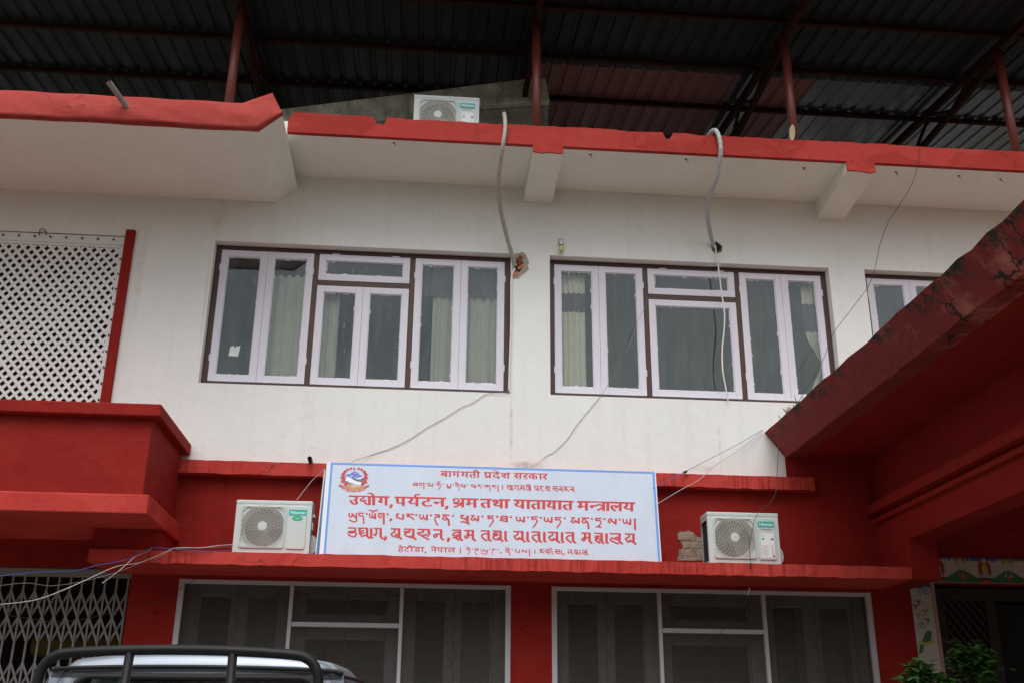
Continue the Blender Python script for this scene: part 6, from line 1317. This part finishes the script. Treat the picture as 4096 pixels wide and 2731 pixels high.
# ------------------------------------------------------------------ lattice screen, left
t = thing("lattice_screen", (-4.3, .02, 4.4), "white diamond lattice screen closing the upper balcony beside the red jamb", "screen")
lx0, lx1, lz0, lz1 = -6.38, -3.362, 4.32, 6.545
for sgn, nm, yy in ((1, 'a', .012), (-1, 'b', .019)):
    mb = MB(); pitch = .0985; rl = random.Random(int(9 + sgn)); k = 0
    ang = math.radians(50 if sgn > 0 else 46); dx, dz = math.cos(ang), -math.sin(ang) * sgn
    for k in range(-45, 75):
        w = .031 * (.88 + .3 * rl.random())
        r_ = clipline(lx0 + k * pitch * 1.0 + rl.uniform(-.006, .006), lz1 if sgn > 0 else lz0, dx, dz, lx0, lx1, lz0, lz1)
        if r_:
            x_ = lx0 + k * pitch; z_ = lz1 if sgn > 0 else lz0
            mb.bar((x_ + dx * r_[0], yy, z_ + dz * r_[0]), (x_ + dx * r_[1], yy, z_ + dz * r_[1]), .006, w)
    obj("slat_layer", mb, M['lattice'], t)
mb = MB().box(lx0, -3.32, -.004, .034, 6.565, 6.665); mb.box(lx0, lx1 + .002, .002, .03, 6.535, 6.565); mb.box(-3.366, -3.320, -.003, .03, 4.32, 6.56)
obj("rim", mb, M['lattice'], t, bevel=.004)
mb = MB()
for i in range(9):
    x = PD(8 + 36.5 * i, 540, 0).x
    mb.lathe([(.012, -.001), (.010, -.016)], (x, -.004, 6.625), 'y', 8)
for i in range(10):
    z = 6.40 - i * .175; mb.lathe([(.010, -.001), (.008, -.02)], (-3.338, -.003, z), 'y', 7)
obj("bolts", mb, M['rust'], t)
q = PD(98, 533, -.02)
tag(obj("hook", MB().tube([(q.x - .03, -.02, q.z - .04), (q.x - .028, -.03, q.z + .01), (q.x, -.035, q.z + .035), (q.x + .03, -.03, q.z + .012), (q.x + .045, -.02, q.z - .03)], .006, 6), M['rust'], origin=q), "bent dark hook on the lattice screen's top rail", "hook")
# ------------------------------------------------------------------ folding gate, left below
t = thing("folding_gate", (-4.2, .12, 0), "grey steel folding scissor gate, closed, under the red balcony", "gate")
mb = MB().box(-6.0, -2.79, .09, .16, 3.06, 3.135); obj("head_rail", mb, M['gate'], t, bevel=.004)
gx = []; x = -2.83
while x > -5.9: gx.append(x); x -= .1085
for x in gx: obj("bar", MB().box(x - .009, x + .009, .108, .122, .06, 3.065), M['gate'], t)
mb = MB()
for zc in (2.69, 2.03, 1.37, .71):
    for s_ in (1, -1):
        for x in gx:
            for (za, zb) in ((zc + .235, zc), (zc, zc - .235)):
                y_ = .10 if s_ > 0 else .128
                xa, xb = x, x + .1085 * s_
                if not (-5.95 < xb < -2.79): continue
                mb.bar((xa, y_, za), (xb, y_, zb), .004, .020)
obj("scissor_slats", mb, M['gate'], t)
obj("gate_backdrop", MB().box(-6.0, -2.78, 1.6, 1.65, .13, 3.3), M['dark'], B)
tb = thing("rolled_banner", (-3.2, .55, 2.1), "dull yellow bundle just visible behind the folding gate", "bundle")
obj("roll", MB().tube([(-3.75, .5, 2.45), (-3.3, .5, 2.43), (-2.80, .5, 2.47)], [.10, .13, .10], 10), plain("yellow_cloth", (0.09, 0.07, 0.01), .9), tb)
obj("cord", MB().tube([(-3.32, .5, 2.43), (-3.28, .5, 2.43)], .135, 10), M['rust'], tb)

# ------------------------------------------------------------------ curtains behind the upper windows
def curtain(label, x0, x1, z0, z1, y, mat, pleats, amp=.018, band=None, tie=None, cat="curtain"):
    mb = MB(); n = pleats * 8; rows = 14; rc = random.Random(int((x0 + 9) * 100)); ph = [rc.uniform(-.5, .5) for _ in range(n + 1)]
    G_ = []
    for k in range(rows + 1):
        t_ = k / rows; z = z1 + (z0 - z1) * t_; row = []
        for i in range(n + 1):
            s_ = i / n; x = x0 + (x1 - x0) * s_
            if tie:
                f_ = 1 - .55 * math.exp(-((z - tie) / .22) ** 2); x = x1 + (x - x1) * f_
            row.append((x, y + amp * math.sin(2 * math.pi * pleats * s_ + .5 * math.sin(3 * t_)) + .012 * ph[i] * .4 + .01 * math.sin(7 * s_), z - (.012 * math.sin(2 * math.pi * pleats * s_) if k == 0 else 0)))
        G_.append(row)
    for k in range(rows):
        zc = z1 + (z0 - z1) * (k + .5) / rows
        for i in range(n):
            mi = 1 if (band and band[0] < zc < band[1]) else 0
            mb.face([G_[k][i], G_[k][i + 1], G_[k + 1][i + 1], G_[k + 1][i]], mi)
    o = obj("curtain", mb, [mat, M['valance']], smooth=True, origin=((x0 + x1) / 2, y, z0)); tag(o, label, cat, "curtains behind the upper windows")
curtain("cream pleated curtain with a mauve band, at the right window's left sash", 1.39, 1.73, 4.95, 6.56, .24, M['curtain'], 6, band=(6.12, 6.36))
curtain("tied-back cream curtain at the right end of the right window", 4.24, 4.52, 4.95, 6.55, .24, M['curtain'], 4, band=(6.0, 6.3), tie=5.6)
curtain("grey-green curtain behind the left window's right pair of sashes", 0.02, 0.84, 4.95, 6.30, .25, M['curtain_grey'], 9, amp=.016)
curtain("dusky gathered valance over the left window's right pair of sashes", -.14, 0.84, 6.22, 6.56, .215, M['valance'], 9, amp=.014, cat="valance")
curtain("grey-green curtain behind the second sash of the left window", -1.74, -1.28, 4.95, 6.40, .25, M['curtain_grey'], 5, amp=.014)
curtain("narrow pale curtain at the left edge of the left window's centre", -1.22, -1.00, 4.95, 6.2, .25, M['curtain_grey'], 3, amp=.014)
curtain("dim curtain in the left barred ground window", -1.85, -1.34, 1.0, 2.98, .42, M['curtain_grey'], 6); curtain("dim curtain at the right end of the left barred ground window", .3, .82, 1.0, 2.98, .42, M['curtain_grey'], 6); curtain("dim curtain at the right end of the right barred ground window", 3.9, 4.5, 1.0, 2.98, .42, M['curtain_grey'], 7)
q = PD(538, 806, .13); o = obj("paper_scrap", MB().face([(q.x - .055, .1285, q.z - .055), (q.x + .045, .1285, q.z - .06), (q.x + .06, .1285, q.z + .06), (q.x + .012, .1285, q.z + .052), (q.x + .005, .1285, q.z + .03), (q.x - .01, .1285, q.z + .058), (q.x - .045, .1285, q.z + .05)]), M['paper'], origin=q)
tag(o, "torn scrap of white paper stuck on the left window's first pane", "paper")

# ------------------------------------------------------------------ steel shed roof over the terrace
SR = thing("shed_roof", (1, 0, 7.66), "dark corrugated sheet roof on red steel posts over the terrace", "roof")
ZR = lambda y: 9.37 + .130 * (y + .75)
def sheet(x0, x1, y0, y1, mat):
    mb = MB(); x = x0; prof = []
    while x < x1 - 1e-6:
        for dx, h_ in ((0, 0), (.075, 0), (.088, .022), (.112, .022), (.125, 0)):
            if dx == .125: continue
            prof.append((min(x + dx * 1.6, x1), h_))
        x += .2
    prof.append((x1, 0))
    ys = [y0, y1]
    for i in range(len(prof) - 1):
        (a, h0), (b_, h1) = prof[i], prof[i + 1]
        mb.face([(a, ys[0], ZR(ys[0]) + h0), (b_, ys[0], ZR(ys[0]) + h1), (b_, ys[1], ZR(ys[1]) + h1), (a, ys[1], ZR(ys[1]) + h0)])
        mb.face([(a, ys[0], ZR(ys[0]) + h0 + .002), (b_, ys[0], ZR(ys[0]) + h1 + .002), (b_, ys[1], ZR(ys[1]) + h1 + .002), (a, ys[1], ZR(ys[1]) + h0 + .002)])
    obj("roof_sheet", mb, mat, SR)
YF, YB = -1.62, 7.5
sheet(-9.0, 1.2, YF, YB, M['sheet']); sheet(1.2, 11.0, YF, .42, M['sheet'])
sheet(1.2, 3.8, .42, YB, M['sheet_reflect']); sheet(3.8, 4.2, .42, YB, M['sheet_grey']); sheet(4.2, 4.8, .42, YB, M['sheet_reflect']); sheet(4.8, 11.0, .42, YB, M['sheet_grey'])
for y in (-.93, .17, 1.28, 2.4, 3.5, 4.7, 5.9, 7.1):
    z = ZR(y) - .028
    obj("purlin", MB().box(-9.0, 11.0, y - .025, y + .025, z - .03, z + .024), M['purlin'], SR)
rb = random.Random(17)
for y in (1.28,):
    mb = MB()
    for i in range(24):
        x = 1.3 + i * .2; z = ZR(y) - .03
        mb.tube(smooth_path([(x, y - .03, z + .04), (x + .05, y - .035, z + .014 + rb.uniform(-.006, .006)), (x + .1, y - .035, z + .010), (x + .15, y - .035, z + .014), (x + .2, y - .03, z + .04)], 2), .012, 5)
    obj("sheet_ties", mb, M['purlin'], SR)
for x in (-2.23, 1.07, 3.95, 6.52):
    obj("rafter", MB().bar((x, YF, ZR(YF) - .11), (x, YB, ZR(YB) - .11), .06, .10), M['purlin'], SR)
    obj("tie_beam", MB().bar((x, -.75, 9.13), (x, YB, 9.13 + .04), .06, .07), M['purlin'], SR)
    mb = MB()
    y = -.7; up = True
    while y < YB - .7:
        a = (x, y, 9.16 if up else ZR(y) - .15); b_ = (x, y + .55, ZR(y + .55) - .15 if up else 9.16); mb.bar(a, b_, .035, .035); y += .55; up = not up
    obj("truss_web", mb, M['purlin'], SR)
    yb0 = -.80 if abs(x - 3.95) < .1 else -.74
    obj("post", MB().tube([(x, -.75, 7.656), (x, -.75, 9.2)], .05, 16), M['pipe_red'], SR, smooth=True)
    obj("post", MB().tube([(x, 4.4, 7.656), (x, 4.4, 9.8)], .05, 12), M['pipe_red'], SR, smooth=True)
mb = MB()
q = PD(1823, 300, -.86); n = 16
mb.prism([(q.x + .032 * math.cos(6.2832 * i / n) + .012 * math.sin(6.2832 * i / n), q.z + .105 * math.sin(6.2832 * i / n)) for i in range(n)], 'y', -.815, -.798)
obj("post_cut_plate", mb, M['cutwood'], SR)

# sloping concrete stair slab at the back of the terrace
t = thing("stair_wall", (0, .6, 7.66), "mossy grey concrete wall with a sloping top behind the topmost air conditioner", "wall")
def cpt(x, y, Y=.6): q = PD(x, y, Y); return (q.x, q.z)
upb = [cpt(600, 262), cpt(1222, 185), cpt(1252, 186), cpt(1262, 236), cpt(1105, 247), cpt(880, 282), cpt(600, 330)]
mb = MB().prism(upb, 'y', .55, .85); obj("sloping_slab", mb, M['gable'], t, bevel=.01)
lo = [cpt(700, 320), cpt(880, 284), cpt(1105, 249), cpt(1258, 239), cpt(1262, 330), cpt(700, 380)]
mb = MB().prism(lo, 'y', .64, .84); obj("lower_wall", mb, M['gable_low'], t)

# ------------------------------------------------------------------ pickup, seen from behind
CR = thing("pickup_truck", (-1.08, -5.45, 0), "silver double-cab pickup with a black tube roll bar, seen from behind", "pickup", rz=math.radians(-4.0))
# local frame: roll bar at y=0, forward +y
zr = 1.955
prof_r = 0.14
def cabring(y, w, z0, z1, r, ins):     # half section of the cab at y, as points left->right over the roof
    pts = []
    for sx_ in (-1, 1):
        seq = []
        seq.append((sx_ * w, z0)); seq.append((sx_ * (w - ins * .9), z1 - r))
        for i in range(1, 5):
            q_ = math.pi / 2 * i / 4; seq.append((sx_ * (w - ins - r + r * math.cos(q_)), z1 - r + r * math.sin(q_)))
        pts.append(seq)
    L = pts[0]; R_ = pts[1]
    mid = [(-.4, z1 + .018), (-.2, z1 + .026), (0, z1 + .028), (.2, z1 + .026), (.4, z1 + .018)]
    return [(x, y, z) for x, z in L] + [(x, y, z) for x, z in mid] + [(x, y, z) for x, z in reversed(R_)]
sec = [cabring(.30, .775, 1.02, zr - .035, .10, .12), cabring(.36, .775, 1.02, zr - .012, .10, .11), cabring(.62, .775, 1.02, zr, .10, .11), cabring(1.2, .775, 1.02, zr + .01, .10, .11), cabring(1.75, .775, 1.02, zr - .02, .11, .12), cabring(2.15, .775, 1.02, zr - .10, .11, .13)]
mb = MB()
for i in range(len(sec) - 1):
    for k in range(len(sec[i]) - 1): mb.face([sec[i][k], sec[i][k + 1], sec[i + 1][k + 1], sec[i + 1][k]])
# cab back below the gutter, around the rear glass
zt, zg0, zg1 = zr - .060, 1.12, zr - .112
mb.box(-.70, .70, .302, .34, zg1 + .004, zt); mb.hexa([(-.80, .302, 1.02), (-.60, .302, 1.02), (-.80, .34, 1.02), (-.60, .34, 1.02), (-.70, .302, zt), (-.56, .302, zt), (-.70, .34, zt), (-.56, .34, zt)]); mb.hexa([(.60, .302, 1.02), (.80, .302, 1.02), (.60, .34, 1.02), (.80, .34, 1.02), (.56, .302, zt), (.70, .302, zt), (.56, .34, zt), (.70, .34, zt)])
mb.box(-.8, .8, .30, .34, .9, 1.10)
# roof edge above the gutter
lip = [p for p in sec[0] if p[2] > zr - .10]
for i in range(len(lip) - 1):
    a_, b_ = lip[i], lip[i + 1]; mb.face([a_, b_, (b_[0], .298, zr - .075), (a_[0], .298, zr - .075)])
body = obj("cab", mb, M['car'], CR, world=False, smooth=True)
mb = MB(); mb.tube(smooth_path([(-.69, .40, zr - .085), (-.675, .290, zr - .070), (-.4, .286, zr - .058), (0, .284, zr - .054), (.4, .286, zr - .058), (.675, .290, zr - .070), (.69, .40, zr - .085), (.70, 1.3, zr - .08), (.70, 2.1, zr - .20)], 5), .010, 8)
obj("rain_gutter", mb, M['black'], CR, world=False, smooth=True)
gp = [(x, z) for x, z in rrect(-.585, .585, zg0, zg1, .09, 6)]
obj("rear_window", MB().prism(gp, 'y', .296, .304), M['carglass'], CR, world=False)
mb = MB(); pth = [(x * 1.012, .294, 1.455 + (z - 1.455) * 1.03) for x, z in gp]; mb.tube(pth + [pth[0]], .014, 8)
obj("window_seal", mb, M['rubber'], CR, world=False, smooth=True)
obj("high_stop_lamp", MB().box(-.17, .17, .318, .33, zg1 - .085, zg1 - .055), M['lamp_red'], CR, world=False)
# roll bar: hoop, two braces each side, stays
hp = smooth_path([(-.67, 0, 1.0), (-.65, 0, 1.6), (-.637, 0, 1.80), (-.622, 0, 1.875), (-.578, 0, 1.922), (-.50, 0, 1.940), (-.25, 0, 1.953), (0, 0, 1.957), (.25, 0, 1.953), (.50, 0, 1.940), (.578, 0, 1.922), (.622, 0, 1.875), (.637, 0, 1.80), (.65, 0, 1.6), (.67, 0, 1.0)], 6)
mb = MB().tube(hp, .0235, 14); obj("roll_bar", mb, M['black'], CR, world=False, smooth=True)
for x in (-.235, .235):
    obj("roll_bar_upright", MB().tube([(x, 0, 1.945), (x * 1.05, -.02, 1.5), (x * 1.15, -.05, 1.0)], .021, 12), M['black'], CR, world=False, smooth=True)
for x in (-.12, .34):
    obj("roll_bar_stay", MB().tube([(x, .24, 1.80), (x - .05, .1, 1.4), (x - .08, .05, 1.0)], .022, 10), M['black'], CR, world=False, smooth=True)
# side glass, bed, bonnet, wheels (mostly below the picture)
for sx_ in (-1, 1):
    mb = MB(); x0_, x1_ = sx_ * .797, sx_ * .715
    mb.face([(x0_ + sx_ * .002, .42, 1.12), (x0_ + sx_ * .002, 2.35, 1.12), (x1_ + sx_ * .01, 2.0, zr - .17), (x1_ + sx_ * .01, .46, zr - .15)])
    obj("side_window", mb, M['carglass'], CR, world=False)
    obj("door", MB().prism([(.36, .55), (1.3, .55), (1.3, 1.05), (.36, 1.05)], 'x', sx_ * .805, sx_ * .82), M['car'], CR, world=False, bevel=.01)
mb = MB().box(-.80, .80, .34, 3.75, .50, 1.03); mb.prism([(2.1, 1.0), (2.65, 1.08), (3.72, .98), (3.8, .55), (2.1, .55)], 'x', -.78, .78)
obj("body", mb, M['car'], CR, world=False, bevel=.03)
obj("windscreen", MB().hexa([(-.70, 2.5, 1.06), (.70, 2.5, 1.06), (-.70, 2.53, 1.06), (.70, 2.53, 1.06), (-.6, 1.98, zr - .10), (.6, 1.98, zr - .10), (-.6, 2.01, zr - .10), (.6, 2.01, zr - .10)]), M['carglass'], CR, world=False)
mb = MB().box(-.80, -.74, -1.35, .30, .55, 1.02); mb.box(.74, .80, -1.35, .30, .55, 1.02); mb.box(-.80, .80, -1.40, -1.35, .55, 1.02); mb.box(-.74, .74, -1.35, .30, .55, .60)
obj("cargo_bed", mb, M['car'], CR, world=False, bevel=.015)
for x in (-.72, .72):
    obj("tail_lamp", MB().box(x - .07, x + .07, -1.415, -1.39, .68, .95), M['lamp_red'], CR, world=False, bevel=.01)
    for y in (-.65, 2.95):
        w_ = obj("wheel", MB().lathe([(.20, -.11), (.33, -.11), (.36, -.08), (.36, .08), (.33, .11), (.20, .11)], (x, y, .36), 'x', 28), M['rubber'], CR, world=False)
        obj("rim", MB().lathe([(.19, -.10), (.10, -.06), (.05, -.09)] if x < 0 else [(.19, .10), (.10, .06), (.05, .09)], (x, y, .36), 'x', 20), M['steel'], w_, world=False)
ant = obj("antenna", MB().tube([(.42, 1.5, zr + .01), (.43, 1.42, zr + .13)], [.006, .003], 6), M['black'], CR, world=False)

# ------------------------------------------------------------------ shrubs by the entrance
def shrub(label, cx_, cy_, ztop, rad, seed, n, pot=True):
    rs = random.Random(seed); t_ = thing("potted_shrub", (cx_, cy_, 0), label, "shrub", "broad-leaved shrubs by the entrance")
    mb = MB(); lf = MB(); tips = []
    for k in range(9):
        a = rs.uniform(0, 6.283); e = rad * rs.uniform(.3, .8)
        tip = Vector((cx_ + e * math.cos(a), cy_ + e * math.sin(a) * .8, ztop - rs.uniform(.03, rad * .9)))
        mid = Vector((cx_ + e * .35 * math.cos(a), cy_ + e * .35 * math.sin(a), ztop - rad * 1.5))
        mb.tube(smooth_path([(cx_, cy_, .5), (cx_, cy_, 1.0), mid, tip], 4), [.018, .016, .014, .013, .012, .011, .010, .009, .008, .007, .006, .005, .004], 5); tips.append((mid, tip))
    def leaf(p_, d, up, L, w):
        d = d.normalized(); s_ = d.cross(up).normalized(); u_ = s_.cross(d)
        c = [p_, p_ + d * L * .25 + s_ * w * .75 + u_ * w * .25, p_ + d * L * .55 + s_ * w + u_ * w * .25, p_ + d * L - u_ * L * .14, p_ + d * L * .55 - s_ * w + u_ * w * .25, p_ + d * L * .25 - s_ * w * .75 + u_ * w * .25]
        m_ = p_ + d * L * .5 - u_ * L * .03
        for i in range(6): lf.face([m_, c[i], c[(i + 1) % 6]])
    for k in range(n):
        mid, tip = rs.choice(tips); tt = rs.random() ** .6
        base = mid.lerp(tip, tt) + Vector((rs.gauss(0, .05), rs.gauss(0, .05), rs.gauss(0, .04))) * (1.2 if tt < .8 else .4)
        a = rs.uniform(0, 6.283); d = Vector((math.cos(a), math.sin(a), rs.uniform(-.35, .75)))
        leaf(base, d, Vector((rs.uniform(-.3, .3), rs.uniform(-.6, 0), 1)), rs.uniform(.075, .125), rs.uniform(.022, .034))
    obj("stems", mb, M['stem'], t_); obj("foliage", lf, M['leaf'], t_)
    obj("pot", MB().lathe([(.16, 0), (.22, .48), (.24, .48), (.24, .54), (.20, .54), (.19, .48)], (cx_, cy_, 0), 'z', 24), M['pot'], t_)
q1 = P(3640, 2640, Y=-1.2); q2 = P(3880, 2560, Y=-1.0)
shrub("left leafy green shrub in front of the painted door post", q1.x + .05, -1.2, q1.z + .07, .33, 4, 430)
shrub("right leafy green shrub in front of the dark doorway", q2.x + .02, -1.0, q2.z + .04, .30, 9, 400)
# grass tuft growing on the porch roof edge
t = thing("grass_tuft", (3.6, -.75, 4.7), "tuft of dry grass growing on the porch roof edge below the right window", "weed")
mb = MB(); rg = random.Random(8)
for k in range(46):
    y = -.75 + rg.gauss(0, .16); x = 3.62 + rg.uniform(-.02, .05); a = rg.uniform(0, 6.28); L = rg.uniform(.05, .14)
    b0 = Vector((x, y, 4.69)); e = b0 + Vector((math.cos(a) * L * .7, math.sin(a) * L * .7, L * rg.uniform(.3, 1.0))); m_ = b0.lerp(e, .5) + Vector((0, 0, .02)); s_ = Vector((-math.sin(a), math.cos(a), 0)) * .004
    mb.face([b0 - s_, b0 + s_, m_ + s_, m_ - s_]); mb.face([m_ - s_, m_ + s_, e])
obj("blades", mb, M['grass'], t)
t = thing("grass_tuft", tuple(c_ for c_ in P(*c7(620, 930), Y=-.06)), "weed sprouting from the bare brick patch beside the right air conditioner", "weed")
mb = MB(); q = P(*c7(610, 930), Y=-.06)
for k in range(26):
    x = q.x + rg.gauss(0, .03); a = rg.uniform(0, 6.28); L = rg.uniform(.03, .09) if k else .2
    b0 = Vector((x, -.05 + rg.uniform(-.02, .02), 3.235)); e = b0 + Vector((math.cos(a) * L * .4, math.sin(a) * L * .2, L * rg.uniform(.5, 1.0))); s_ = Vector((.003, 0, 0))
    mb.face([b0 - s_, b0 + s_, e])
obj("blades", mb, M['grass'], t)
